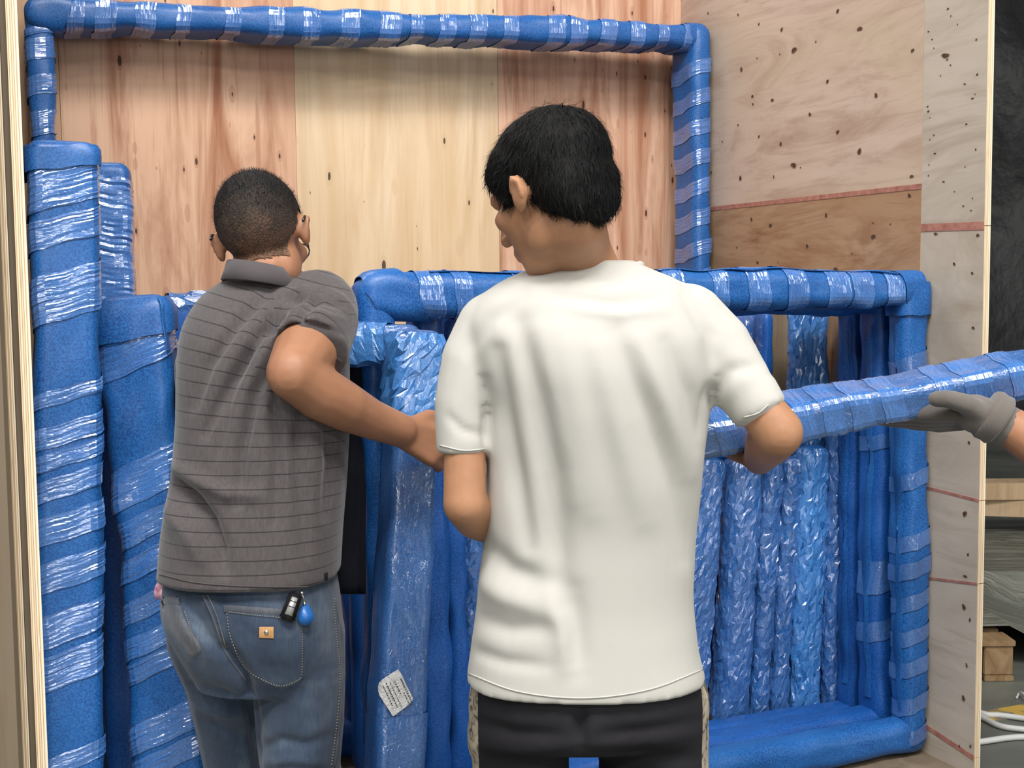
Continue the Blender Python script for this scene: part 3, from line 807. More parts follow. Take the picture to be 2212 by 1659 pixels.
# left stack (beside the crate's left wall)
def pxw(n, Y): return n * Y / FPX
b1f, b1 = board('tallest blue foam-wrapped board standing against the left plywood wall', Cp(135, 308, 0.125), Cp(155, 1700, 0.085), pxw(139, 2.15), 0.085, MAT['foam'], 51, wv=nUX, r=0.020, lump=0.0028, step=0.03, er=0.022)
b1.bands_px([(352, 450), (468, 528), (585, 690), (830, 865), (905, 955), (962, 1000), (1018, 1066), (1096, 1155), (1195, 1255), (1305, 1370), (1388, 1462), (1606, 1646)], 1, 0.055, MAT['band'], b1f)
corner_wrap(b1, 0.004, 0.05, b1f, 0.006, 0.03)
lip(b1, 0.66, 0.01, 0.075, b1f, MAT['foam'], width=0.03, drop=0.010, name='foam_flap', seed=2)
b2f, b2 = board('slimmer film-covered blue board behind the tallest board at the left wall', P(238, 352, 2.62), P(268, 1900, 2.58), pxw(90, 2.6), 0.07, MAT['foam'], 53, wv=(1, 0.2, 0), r=0.018, lump=0.003, step=0.03)
b2.band(0.03, b2.L - 0.02, -0.02, MAT['band_dense'], b2f, name='film_wrap', row=0.006)
b3f, b3 = board('leaning blue foam board with pinched neck, beside the man in grey', P(290, 638, 2.30), P(388, 1900, 2.24), pxw(150, 2.27), 0.075, MAT['foam'], 55, wv=(1, 0.05, 0), r=0.024, lump=0.006, step=0.02, er=0.03)
b3.bands_px([(722, 800), (985, 1075), (1100, 1156), (1178, 1226), (1268, 1318), (1344, 1390), (1400, 1440), (1525, 1590), (1600, 1650)], 1, 0.075, MAT['band'], b3f)
corner_wrap(b3, 0.004, 0.085, b3f, 0.007, 0.03)
lip(b3, 0.30, 0.01, 0.11, b3f, MAT['foam'], width=0.025, drop=0.014, name='foam_flap', seed=5)
b4f, b4 = board('dark blue board in the gap between the two left boards', P(236, 745, 2.46), P(280, 1900, 2.42), pxw(70, 2.44), 0.07, MAT['foam_dark'], 57, wv=(1, 0.2, 0), lump=0.003, step=0.04)
b7f, b7 = board('narrow light blue board end peeking behind the grey shirt', P(366, 722, 2.66), P(380, 1900, 2.62), pxw(36, 2.6), 0.05, MAT['foam'], 59, wv=(1, 0.2, 0), lump=0.003)
b7.crumple(0.0, 0.9, MAT['crumple_pale'], b7f, seed=3)
# loosely filmed frame behind the man in grey
f8, tb8, rs8, ls8, bt8 = frame_rect('dull blue frame in loose clear film behind the man in grey', 0.72, 0.03, solve_u(345, 680, 0.75)[0], solve_u(790, 680, 0.75)[0], FLOOR_Z + 0.005, solve_u(400, 634, 0.75)[1], 0.098, 0.08, 60, MAT['foam_dark'])
tb8.crumple(0.02, tb8.L - 0.02, MAT['crumple'], f8, name='loose_film', off=0.005, cs=0.018, cq=0.010, amp=0.003, seed=4)

# ---- frame held by the man in grey
f3 = thing('frame_package', 'glossy blue film-wrapped frame with white sticker, held by the man in grey', 'wrapped frame')
Y3 = 2.29
A3, B3 = P(895, 712, Y3 + 0.03), P(838, 1950, Y3 - 0.06)
yaw3 = math.radians(32)
rs3 = Bar(A3, B3, (math.cos(yaw3), math.sin(yaw3), 0), 0.098, 0.075, 0.016, 0.0025, 71, 0.02)
rs3.body('side_bar', MAT['foam_shiny'], f3, K=56, step=0.03)
tb3 = Bar(P(560, 741, Y3 + 0.09), P(905, 741, Y3 + 0.04), ZV, pxw(86, Y3), 0.075, 0.02, 0.003, 72, 0.02)
tb3.body('top_bar', MAT['foam_shiny'], f3)
ls3 = Bar(P(575, 712, Y3 + 0.12), P(530, 1950, Y3 + 0.08), (1, 0, 0), 0.085, 0.075, 0.02, 0.003, 73, 0.02)
ls3.body('side_bar', MAT['foam_shiny'], f3)
bt3 = Bar(P(530, 1905, Y3 + 0.08), P(838, 1905, Y3 - 0.06), ZV, 0.08, 0.075, 0.02, 0.003, 74, 0.02)
bt3.body('bottom_bar', MAT['foam_shiny'], f3)
s_ = rs3.s_at
rs3.crumple(0.004, s_(900, 1), MAT['crumple_pale'], f3, name='loose_film', off=0.004, cs=0.015, cq=0.008, amp=0.0020, seed=9)
rs3.band(s_(1535, 1), s_(1950, 1) - 0.03, 0.0, MAT['foam_shiny'], f3, name='film_band', off=0.003)
tb3.crumple(0.15, tb3.L - 0.06, MAT['crumple_pale'], f3, name='loose_film', off=0.003, cs=0.010, cq=0.016, amp=0.0014, seed=12)

# dark cloth built as stand-in for the unclear dark shape beside the grey shirt
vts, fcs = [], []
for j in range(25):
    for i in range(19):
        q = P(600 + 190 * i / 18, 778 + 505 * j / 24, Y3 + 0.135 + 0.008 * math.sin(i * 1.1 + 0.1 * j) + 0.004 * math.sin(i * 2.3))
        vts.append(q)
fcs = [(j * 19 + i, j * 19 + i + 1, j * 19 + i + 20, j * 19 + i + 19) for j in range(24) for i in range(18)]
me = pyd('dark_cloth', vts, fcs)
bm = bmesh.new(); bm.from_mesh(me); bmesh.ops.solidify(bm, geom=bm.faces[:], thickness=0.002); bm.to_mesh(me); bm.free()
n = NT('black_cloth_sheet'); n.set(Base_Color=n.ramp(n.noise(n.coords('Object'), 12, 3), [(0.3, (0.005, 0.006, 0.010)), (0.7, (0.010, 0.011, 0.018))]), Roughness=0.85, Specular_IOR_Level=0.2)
tag(link('cloth', me, n.m), 'black cloth standing in for the unclear dark shape beside the grey shirt', 'cloth')
# ---- crumpled-film boards standing inside the opening (right group)
def upright(px_l, px_r, py_top, zb, v, d, key, seed, label, lump=0.0032, tilt=0.0, bow=0.0, grp='upright boards in crumpled clear film'):
    pc = 0.5 * (px_l + px_r)
    u, z = solve_u(pc, py_top, v)
    wpx = px_r - px_l
    Y = (C(u, v, 0)).y
    w = wpx * Y / FPX / (math.cos(PSI) * 1.0 - (pc - CX) / FPX * math.sin(PSI)) * 0.90
    f, b = board(label, C(u, v, z), C(u + tilt, v - 0.005, zb), w, d, MAT['foam' if 'crumple' in key else key], seed, lump=lump, bow=bow, grp=grp, r=min(w, d) * 0.42, step=0.03)
    if 'crumple' in key: b.crumple(0.0, b.L, MAT[key], f, seed=seed)
    return f, b
ZB = FLOOR_Z + 0.004
uprights = [
    (1452, 1562, 985, ZB, 0.53, 0.09, 'crumple', 101, 'crumpled-film blue board half hidden behind the white T-shirt, inside the frame', -0.06),
    (1566, 1640, 988, ZB, 0.53, 0.09, 'crumple', 102, 'crumpled-film blue board, first of three equal boards below the lifted bar', -0.045),
    (1641, 1682, 990, ZB, 0.53, 0.08, 'crumple', 103, 'narrow crumpled-film blue board, middle of three equal boards below the lifted bar', -0.045),
    (1683, 1722, 984, ZB, 0.53, 0.085, 'crumple', 104, 'narrow crumpled-film blue board, last of three equal boards below the lifted bar', -0.045),
    (1722, 1784, 962, ZB, 0.50, 0.06, 'crumple_pale', 105, 'brighter blue crumpled-film board beside the three equal boards', -0.02),
    (1786, 1836, 905, ZB, 0.485, 0.055, 'crumple', 106, 'taller crumpled-film blue board beside the slim wrapped frames', -0.012)]
for a in uprights: upright(*a[:9], tilt=a[9])
for a in ((907, 986, 985, ZB, 0.52, 0.075, 'crumple', 111, 'tall crumpled-film board right behind the held glossy frame', 0.0),
          (988, 1050, 1015, ZB, 0.52, 0.075, 'crumple', 112, 'crumpled-film board showing under the elbow beside the white T-shirt', 0.0),
          (1052, 1120, 1000, ZB, 0.52, 0.07, 'crumple', 113, 'crumpled-film board behind the back of the white T-shirt', 0.0),
          (1190, 1290, 1150, ZB, 0.52, 0.08, 'crumple_pale', 114, 'pale blue wrapped board showing between the legs of the black shorts', 0.0)):
    upright(*a[:9], tilt=a[9])
# tall boards deeper inside, seen under the top bar of the front frame
deep = [(1702, 1786, 655, 0.57, 'crumple_pale', 'tall pale blue board with printed film under the front frame top bar'),
        (1640, 1662, 670, 0.66, 'foam_dark', 'thin navy board standing left of the pale printed board'),
        (1575, 1632, 668, 0.72, 'foam_dark', 'dark blue board near the raised sleeve of the white T-shirt'),
        (1480, 1570, 690, 0.70, 'foam_dark', 'dark blue board behind the raised arm of the white T-shirt'),
        (1380, 1475, 760, 0.70, 'foam_dark', 'dark blue board behind the white T-shirt')]
for k, (a, b, t, v, key, lab) in enumerate(deep):
    upright(a, b, t, FLOOR_Z + 0.005, v, 0.05, key, 130 + k, lab, lump=0.003, grp='tall boards deeper in the crate')
for k, (a, b, t, v, lab) in enumerate(((742, 800, 770, 0.60, 'navy board in the dark gap beside the grey shirt'), (800, 868, 800, 0.68, 'navy board seen through the held glossy frame'), (868, 940, 930, 0.60, 'navy board behind the hand of the man in grey'))):
    upright(a, b, t, FLOOR_Z + 0.005, v, 0.06, 'foam_dark', 150 + k, lab, lump=0.003, grp='tall boards deeper in the crate')
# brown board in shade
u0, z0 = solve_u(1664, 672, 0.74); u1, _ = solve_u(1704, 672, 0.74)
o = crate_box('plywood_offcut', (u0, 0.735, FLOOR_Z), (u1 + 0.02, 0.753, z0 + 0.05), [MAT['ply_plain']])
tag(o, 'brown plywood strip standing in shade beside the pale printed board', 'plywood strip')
# loose clear film hanging in the frame
def film_sheet(name, corners, parent, nx=20, ny=20, wav=0.006, seed=0):
    a, b, c, d = [np.array(x, float) for x in corners]
    vts, fcs, uvs = [], [], []
    for j in range(ny + 1):
        for i in range(nx + 1):
            s_, t_ = i / nx, j / ny
            p = (a * (1 - s_) + b * s_) * (1 - t_) + (d * (1 - s_) + c * s_) * t_
            p = p + np.array((0, -1, 0)) * wav * (math.sin(s_ * 9 + t_ * 5 + seed) + math.sin(t_ * 13 - s_ * 4))
            vts.append(p)
    for j in range(ny):
        for i in range(nx):
            k = j * (nx + 1) + i; fcs.append((k, k + 1, k + nx + 2, k + nx + 1))
            uvs.append(tuple((((q % (nx + 1)) / nx) * 0.1, ((q // (nx + 1)) / ny) * 0.3) for q in fcs[-1]))
    return link(name, pyd(name, vts, fcs, uvs), MAT['clear'], parent)
film_sheet('loose_film', (Cp(1795, 680, 0.50), Cp(1840, 680, 0.50), Cp(1835, 830, 0.50), Cp(1800, 830, 0.50)), f5)
film_sheet('loose_film', (Cp(1590, 682, 0.52), Cp(1650, 682, 0.52), Cp(1640, 830, 0.52), Cp(1600, 830, 0.52)), f5, seed=2)
film_sheet('loose_film', (Cp(1872, 1380, 0.47), Cp(1905, 1370, 0.47), Cp(1905, 1570, 0.47), Cp(1868, 1590, 0.47)), f5, seed=3)

# ---- bar being lifted
f9 = thing('wrapped_bar', 'blue film-wrapped bar lifted by the man in white and a gloved hand', 'wrapped bar')
LA, LB = P(1440, 948, 1.985), P(2480, 757, 2.03)
lift = Bar(LA, LB, (0, -0.30, 0.954), 0.066, 0.085, 0.016, 0.0030, 201, 0.02)
lift.body('foam_sleeve', MAT['foam_shiny'], f9, K=56, step=0.02)
lift.bands_px([(1536, 1580), (1610, 1660), (1704, 1746), (1760, 1808), (1822, 1872), (1890, 1938), (2010, 2046), (2066, 2122), (2160, 2200)], 0, 0.02, MAT['band'], f9, off=0.0010, ripple=0.00028)

# ================================================================== PEOPLE
def add_sphere(bm, c, r, seg=14, rings=9, M3=None, rad=(1, 1, 1)):
    v0 = len(bm.verts)
    res = bmesh.ops.create_uvsphere(bm, u_segments=seg, v_segments=rings, radius=1.0)
    for v in res['verts']:
        p = Vector((v.co.x * rad[0], v.co.y * rad[1], v.co.z * rad[2])) * r
        if M3 is not None: p = M3 @ p
        v.co = Vector(c) + p
def add_frustum(bm, a, b, ra, rb, seg=14):
    a, b = Vector(a), Vector(b); t = (b - a)
    if t.length < 1e-5: return
    t.normalize(); x = t.orthogonal().normalized(); y = t.cross(x)
    A = [bm.verts.new(a + (x * math.cos(k * 2 * math.pi / seg) + y * math.sin(k * 2 * math.pi / seg)) * ra) for k in range(seg)]
    B = [bm.verts.new(b + (x * math.cos(k * 2 * math.pi / seg) + y * math.sin(k * 2 * math.pi / seg)) * rb) for k in range(seg)]
    for k in range(seg):
        k2 = (k + 1) % seg; bm.faces.new((A[k], A[k2], B[k2], B[k]))
    bm.faces.new(A[::-1]); bm.faces.new(B)
def add_loft(bm, rings):
    vr = [[bm.verts.new(Vector(p)) for p in r] for r in rings]
    n = len(vr[0])
    for a, b in zip(vr[:-1], vr[1:]):
        for k in range(n):
            k2 = (k + 1) % n; bm.faces.new((a[k], a[k2], b[k2], b[k]))
    bm.faces.new(vr[0][::-1]); bm.faces.new(vr[-1])
def blob(name, prims, voxel=0.006, smooth=3, factor=0.5):
    bm = bmesh.new()
    for p in prims:
        if p[0] == 'c':
            pts, rr = p[1], p[2]
            for q, r in zip(pts, rr): add_sphere(bm, q, r)
            for i in range(len(pts) - 1): add_frustum(bm, pts[i], pts[i + 1], rr[i], rr[i + 1])
        elif p[0] == 'e': add_sphere(bm, p[1], 1.0, 20, 14, p[3] if len(p) > 3 else None, p[2])
        elif p[0] == 'r': add_loft(bm, p[1])
    bmesh.ops.recalc_face_normals(bm, faces=bm.faces[:])
    me = bpy.data.meshes.new(name + '_src'); bm.to_mesh(me); bm.free()
    o = bpy.data.objects.new('blob_tmp', me); COL.objects.link(o)
    m = o.modifiers.new('r', 'REMESH'); m.mode = 'VOXEL'; m.voxel_size = voxel
    if smooth:
        s = o.modifiers.new('s', 'SMOOTH'); s.iterations = smooth; s.factor = factor
    dg = bpy.context.evaluated_depsgraph_get()
    out = bpy.data.meshes.new_from_object(o.evaluated_get(dg)); out.name = name
    bpy.data.objects.remove(o); bpy.data.meshes.remove(me)
    out.polygons.foreach_set('use_smooth', [True] * len(out.polygons))
    return out
def vco(me):
    a = np.empty(len(me.vertices) * 3); me.vertices.foreach_get('co', a); return a.reshape(-1, 3)
def vno(me):
    a = np.empty(len(me.vertices) * 3); me.vertex_normals.foreach_get('vector', a); return a.reshape(-1, 3)
def set_co(me, a):
    me.vertices.foreach_set('co', a.ravel()); me.update()
def seg_dist(pp, a, b):
    a, b = np.array(a, float), np.array(b, float); ab = b - a
    t = np.clip(((pp - a) @ ab) / (ab @ ab), 0, 1)
    return np.linalg.norm(pp - (a + t[:, None] * ab), axis=1), t
def fold(me, folds, facing=True, gain=1.35):
    """folds: (polyline in picture px, width px, amplitude m) - real creases pushed in or out along the normals"""
    co, no = vco(me), vno(me); px = project(co)
    view = co - np.array(CAM); view /= np.linalg.norm(view, axis=1)[:, None]
    fac = np.clip(-(no * view).sum(1) * 2.2, 0, 1) if facing else 1.0
    d = np.zeros(len(co))
    for poly, w, amp in [(p_, w_, a_ * gain) for p_, w_, a_ in folds]:
        n = len(poly) - 1; best = np.zeros(len(co))
        for i in range(n):
            dist, t = seg_dist(px, poly[i], poly[i + 1])
            g = (i + t) / n; env = np.sin(np.pi * np.clip(0.12 + 0.80 * g, 0, 1)) ** 0.7
            best = np.maximum(best, np.exp(-(dist / w) ** 2) * env)
        d += amp * best
    co = co + no * (d * fac)[:, None]; set_co(me, co)
def soft_noise(me, amp, freq, seed=0):
    co, no = vco(me), vno(me); r = np.random.default_rng(seed); d = np.zeros(len(co))
    for k in range(9):
        w = r.normal(size=3) * freq * (0.6 + 0.25 * k); d += np.sin(co @ w + r.uniform(0, 6.3)) / (1 + 0.4 * k)
    set_co(me, co + no * (amp * d / 3)[:, None])
def set_attr(me, name, arr):
    a = me.attributes.new(name, 'FLOAT', 'POINT'); a.data.foreach_set('value', np.asarray(arr, float))
def ring(px_l, px_r, py, Y, thick, n=40, e=2.4, yaw=0.0, grow=0.0):
    c = P((px_l + px_r) / 2, py, Y); hw = (px_r - px_l) / 2 * Y / FPX + grow; ht = thick / 2 + grow
    out = []
    for k in range(n):
        th = 2 * math.pi * k / n; cs, sn = math.cos(th), math.sin(th)
        x = hw * math.copysign(abs(cs) ** (2 / e), cs); y = ht * math.copysign(abs(sn) ** (2 / e), sn)
        out.append(c + Vector((x * math.cos(yaw) - y * math.sin(yaw), x * math.sin(yaw) + y * math.cos(yaw), 0)))
    return out
def rings(rows, **kw):
    ks = np.array([r[0] for r in rows], float); ys = np.arange(ks[0], ks[-1] + 0.1, 12.0)
    cols = [smooth_interp(ks, [r[i] for r in rows], ys) for i in range(1, 5)]
    return [ring(a, b, y, Y, t, **kw) for y, a, b, Y, t in zip(ys, *cols)]
def smooth_interp(x, y, xi):
    y = np.array(y, float); out = np.interp(xi, x, y)
    k = np.ones(5) / 5
    pad = np.concatenate([[out[0]] * 2, out, [out[-1]] * 2])
    return np.convolve(pad, k, 'valid')
def head_matrix(center, fdir, roll=0.0):
    f = Vector(fdir).normalized(); r = f.cross(Vector((0, 0, 1))).normalized(); u = r.cross(f)
    R = Matrix((r, f, u)).transposed()
    R = R @ Matrix.Rotation(roll, 3, 'Y')
    return R, Vector(center)
def head_prims(R, c, s=1.0):
    L = lambda x, y, z: c + R @ (Vector((x, y, z)) * s)
    E = lambda x, y, z, a, b, d, M3=None: ('e', L(x, y, z), (a * s, b * s, d * s), (R if M3 is None else R @ M3))
    p = [E(0, -.012, .030, .076, .096, .086), E(0, .028, -.030, .062, .066, .085), E(0, .045, -.088, .042, .042, .030), E(0, .072, -.105, .020, .016, .016)]
    p += [('c', [L(0, .090, .008), L(0, .112, -.036)], [.009 * s, .013 * s]), ('c', [L(-.034, .078, .016), L(.034, .078, .016)], [.014 * s, .014 * s])]
    p += [E(0, .088, -.066, .024, .012, .009), E(0, .086, -.076, .020, .012, .008)]
    for sg in (-1, 1):
        p += [E(sg * .044, .010, -.058, .018, .036, .040), E(sg * .043, .058, -.022, .024, .026, .022), E(sg * .016, .104, -.040, .009, .009, .007)]
        eM = Matrix.Rotation(sg * math.radians(-24), 3, 'Z') @ Matrix.Rotation(math.radians(12), 3, 'X')
        p += [E(sg * .081, -.004, -.004, .008, .015, .026, eM), E(sg * .080, .002, -.022, .008, .010, .013, eM)]
        p += [('c', [L(sg * .087, .008, .008), L(sg * .091, -.005, .020), L(sg * .092, -.016, .009), L(sg * .089, -.014, -.010), L(sg * .083, -.004, -.028)], [.0042 * s] * 5)]
    return p
def eyes(R, c, parent, s=1.0):
    for sg in (-1, 1):
        bm = bmesh.new(); add_sphere(bm, c + R @ (Vector((sg * .031, .073, -.003)) * s), .0112 * s, 16, 12)
        me = bpy.data.meshes.new('eye'); bm.to_mesh(me); bm.free()
        e = link('eye', me, MAT['eye'], parent)
        bm = bmesh.new(); add_sphere(bm, c + R @ (Vector((sg * .031, .0802, -.003)) * s), .0055 * s, 12, 8)
        me = bpy.data.meshes.new('iris'); bm.to_mesh(me); bm.free()
        link('iris', me, MAT['iris'], e)
def hand_prims(wrist, f, a, n, curl, thumb=(0.6, 0.5), s=1.0, spread=0.10, thick=1.0):
    """f fingers direction, a towards the thumb, n out of the back of the hand"""
    f, a, n = Vector(f).normalized(), Vector(a), Vector(n)
    a = (a - f * a.dot(f)).normalized(); nn = f.cross(a)
    n = nn if nn.dot(n) > 0 else -nn
    wrist = Vector(wrist); pr = []
    offs = [0.028, 0.0095, -0.0095, -0.027]; kn = [0.088, 0.092, 0.087, 0.078]
    lens = [(.044, .026, .021), (.049, .030, .022), (.045, .028, .021), (.035, .021, .018)]
    for i in range(4):
        k = wrist + (f * kn[i] + a * offs[i]) * s
        pr.append(('c', [wrist + (a * offs[i] * 0.55 + f * 0.006) * s, k], [.0150 * s * thick, .0125 * s * thick]))
        d = (f + a * spread * (1.5 - i) * 0.6).normalized(); p = k; pts, rr = [p], [.0112 * s * thick]
        ang = 0
        for j, l in enumerate(lens[i]):
            ang += curl[i] * (0.9, 1.1, 0.8)[j]
            dd = d * math.cos(ang) - n * math.sin(ang)
            p = p + dd * l * s; pts.append(p); rr.append((.0098, .0088, .0074)[j] * s * thick)
        pr.append(('c', pts, rr))
    if thumb is None: return pr
    b = wrist + (f * 0.022 + a * 0.020 - n * 0.004) * s
    d1 = (f * 0.62 + a * 0.70 * thumb[0] - n * 0.45 * thumb[1]).normalized()
    d2 = (f * 0.90 + a * 0.30 * thumb[0] - n * 0.35 * thumb[1]).normalized()
    d3 = (f * 0.97 + a * 0.05 - n * 0.20 * thumb[1]).normalized()
    p1 = b + d1 * .040 * s; p2 = p1 + d2 * .036 * s; p3 = p2 + d3 * .026 * s
    pr.append(('c', [b, p1, p2, p3], [.0160 * s * thick, .0132 * s * thick, .0115 * s * thick, .0088 * s * thick]))
    return pr
def strands(name, me, mask, length, lift, count, seed, width, mat, parent, flow, droop=0.0):
    """hair strands: thin three-sided blades rooted on the hair surface"""
    co, no = vco(me), vno(me); idx = np.nonzero(mask)[0]; r = np.random.default_rng(seed)
    pick = r.choice(idx, size=min(count, len(idx) * 4), replace=True)
    vts, fcs = [], []
    for i in pick:
        p, n_ = co[i], no[i]; fl = flow(p, n_); fl = fl - n_ * fl.dot(n_); ln = np.linalg.norm(fl)
        fl = fl / ln if ln > 1e-6 else np.array((0, 0, -1.0))
        fl = fl + r.normal(size=3) * 0.22; d = fl * (1 - lift) + n_ * lift; d /= np.linalg.norm(d)
        L = length * r.uniform(0.6, 1.25); side = np.cross(d, n_); sn = np.linalg.norm(side)
        side = side / sn * width if sn > 1e-6 else np.array((width, 0, 0))
        p = p + r.normal(size=3) * 0.0015
        m = p + d * L * 0.55 + n_ * 0.0012; t = p + d * L + np.array((0, 0, -droop * L))
        b = len(vts); vts += [p - side, p + side, m - side * 0.7, m + side * 0.7, t]
        fcs += [(b, b + 1, b + 3, b + 2), (b + 2, b + 3, b + 4)]
    o = link(name, pyd(name, vts, fcs), mat, parent); o['kind'] = 'stuff'
    return o
def keep_verts(me, mask):
    bm = bmesh.new(); bm.from_mesh(me); bm.verts.ensure_lookup_table()
    bmesh.ops.delete(bm, geom=[v for v in bm.verts if not mask[v.index]], context='VERTS')
    bm.to_mesh(me); bm.free(); me.update()
def drape(name, L_pts, R_pts, bvh, rows, cols, off, edge=0.0, thick=0.0):
    """patch between a left and a right outline (px), laid on a surface along the viewing rays"""
    Lp = smooth_path([np.array(p, float) for p in L_pts], rows); Rp = smooth_path([np.array(p, float) for p in R_pts], rows)
    vts, ok = [], True
    last = None
    for j in range(rows):
        for i in range(cols):
            t = i / (cols - 1); q = Lp[j] * (1 - t) + Rp[j] * t
            rr = ray(q[0], q[1]).normalized(); hit = bvh.ray_cast(CAM, rr)
            if hit[0] is None:
                near = bvh.find_nearest(CAM + rr * ((last[0] - CAM).length if last else 2.08)); p, n_ = near[0], near[1]
            else: p, n_ = hit[0], hit[1]
            last = (p, n_)
            e = edge if (i in (0, cols - 1) or j in (0, rows - 1)) else 0.0
            vts.append(p - rr * (off) + rr * e)
    fcs = [(j * cols + i, j * cols + i + 1, (j + 1) * cols + i + 1, (j + 1) * cols + i) for j in range(rows - 1) for i in range(cols - 1)]
    return pyd(name, vts, fcs)
def stitch(name, poly, bvh, off, n, rad, mat, parent, dash=0.6):
    pts = smooth_path([np.array(p, float) for p in poly], n * 2 + 1); ms = []
    P3 = []
    for q in pts:
        rr = ray(q[0], q[1]).normalized(); hit = bvh.ray_cast(CAM, rr)
        P3.append((hit[0] - rr * off) if hit[0] is not None else None)
    for i in range(0, len(P3) - 1, 2):
        if P3[i] is None or P3[i + 1] is None: continue
        if (P3[i] - P3[i + 1]).length > 0.03: continue
        ms.append(tube_mesh('st', [P3[i], P3[i].lerp(P3[i + 1], dash * 1.6)], rad, 5))
    if ms:
        o = link(name, join_meshes(name, ms), mat, parent); o['kind'] = 'stuff'

MAT['skin_w'] = skin('skin_fair_tan', (0.37, 0.185, 0.100), (0.44, 0.225, 0.125))
MAT['skin_g'] = skin('skin_tan', (0.33, 0.160, 0.088), (0.40, 0.190, 0.108))
n = NT('eye_white'); MAT['eye'] = n.set(Base_Color=(0.75, 0.73, 0.70), Roughness=0.2)
n = NT('iris_brown'); MAT['iris'] = n.set(Base_Color=(0.03, 0.015, 0.01), Roughness=0.15)
n = NT('black_hair'); MAT['hair_w'] = n.set(Base_Color=(0.005, 0.0048, 0.005), Roughness=0.7, Specular_IOR_Level=0.18, Normal=n.bump(n.noise(n.coords('Object', (60, 60, 14)), 4, 3), 0.6, 0.004))
MAT['tee'] = cloth('off_white_cotton', (0.49, 0.478, 0.44), (0.51, 0.498, 0.458), 800, 0.9, 0.15, 0.1)
MAT['tee_rib'] = cloth('off_white_rib', (0.52, 0.51, 0.47), (0.54, 0.53, 0.49), 500, 0.9, 0.4, 0.1)
MAT['black_cloth'] = cloth('black_shorts_cloth', (0.012, 0.011, 0.014), (0.020, 0.019, 0.023), 600, 0.75, 0.2, 0.05)
MAT['dark_tee'] = cloth('dark_work_shirt', (0.035, 0.04, 0.055), (0.05, 0.055, 0.07), 600)
MAT['trousers'] = cloth('dark_trousers', (0.03, 0.03, 0.034), (0.045, 0.045, 0.05), 600)
MAT['glove'] = cloth('grey_knit_glove', (0.11, 0.098, 0.088), (0.165, 0.145, 0.13), 500, 0.95, 0.8, 0.3)
MAT['shoe'] = cloth('dark_shoe', (0.02, 0.02, 0.022), (0.04, 0.04, 0.042), 300, 0.6)
n = NT('shoe_sole'); MAT['sole'] = n.set(Base_Color=(0.5, 0.49, 0.46), Roughness=0.7)
# black shorts with patterned side stripe
n = NT('black_shorts_side_stripe'); at = n.node('ShaderNodeAttribute'); at.attribute_name = 'side'
pat = n.ramp(n.noise(n.coords('Object'), 55, 3, 0.6, 1.0), [(0.36, (0.10, 0.085, 0.07)), (0.46, (0.34, 0.29, 0.22)), (0.62, (0.48, 0.42, 0.33))])
cc = n.mix(n.math('GREATER_THAN', at.outputs['Fac'], 0.5), n.ramp(n.noise(n.coords('Object'), 8, 3), [(0.3, (0.012, 0.011, 0.014)), (0.7, (0.021, 0.020, 0.024))]), pat)
MAT['shorts'] = n.set(Base_Color=cc, Roughness=0.8, Specular_IOR_Level=0.25, Normal=n.bump(n.noise(n.coords('Object'), 600, 2), 0.2, 0.0006))
# grey polo with fine dark stripes
n = NT('grey_polo_fine_stripes'); at = n.node('ShaderNodeAttribute'); at.attribute_name = 'stripe'
fr_ = n.math('FRACT', n.math('DIVIDE', at.outputs['Fac'], 0.0233))
ln = n.math('LESS_THAN', fr_, 0.085)
base = n.ramp(n.noise(n.coords('Object', (40, 40, 9)), 6, 4, 0.6), [(0.3, (0.070, 0.061, 0.063)), (0.7, (0.096, 0.085, 0.087))])
MAT['polo'] = n.set(Base_Color=n.mix(ln, base, (0.032, 0.029, 0.032)), Roughness=0.9, Sheen_Weight=0.25, Specular_IOR_Level=0.2, Normal=n.bump(n.noise(n.coords('Object'), 700, 2), 0.35, 0.0008))
MAT['polo_plain'] = cloth('grey_polo_collar', (0.074, 0.065, 0.069), (0.086, 0.076, 0.080), 500, 0.9, 0.4)
# denim
def denim(name, dark, mid, pale):
    n = NT(name)
    w = n.noise(n.coords('Object'), 6, 4, 0.6, 0.4); st = n.noise(n.coords('Object', (260, 260, 16)), 1, 3); f = n.noise(n.coords('Object'), 900, 2)
    c = n.ramp(w, [(0.32, dark), (0.52, mid), (0.70, pale)])
    c = n.mix(n.ramp(st, [(0.38, (0.55,) * 3), (0.62, (0, 0, 0))]), c, n.mix(0.55, c, dark))
    return n.set(Base_Color=c, Roughness=0.85, Specular_IOR_Level=0.2, Sheen_Weight=0.2, Normal=n.bump(n.math('ADD', f, st), 0.5, 0.0010))
MAT['denim'] = denim('faded_blue_denim', (0.022, 0.034, 0.058), (0.052, 0.078, 0.124), (0.135, 0.172, 0.225))
MAT['denim_seam'] = denim('denim_seam', (0.045, 0.05, 0.065), (0.09, 0.10, 0.12), (0.17, 0.18, 0.20))
n = NT('denim_thread'); MAT['thread'] = n.set(Base_Color=(0.24, 0.21, 0.17), Roughness=0.8)
n = NT('tan_leather'); MAT['leather'] = n.set(Base_Color=n.ramp(n.noise(n.coords('Object'), 200, 3), [(0.3, (0.42, 0.22, 0.08)), (0.7, (0.55, 0.30, 0.12))]), Roughness=0.55)
n = NT('steel'); MAT['steel'] = n.set(Base_Color=(0.72, 0.72, 0.70), Metallic=1.0, Roughness=0.28)
n = NT('key_black'); MAT['keyblack'] = n.set(Base_Color=(0.012, 0.012, 0.013), Roughness=0.3)
n = NT('key_silver'); MAT['keysilver'] = n.set(Base_Color=(0.55, 0.55, 0.55), Metallic=0.5, Roughness=0.35)
n = NT('blue_tag'); MAT['tag'] = n.set(Base_Color=(0.02, 0.13, 0.42), Roughness=0.35)
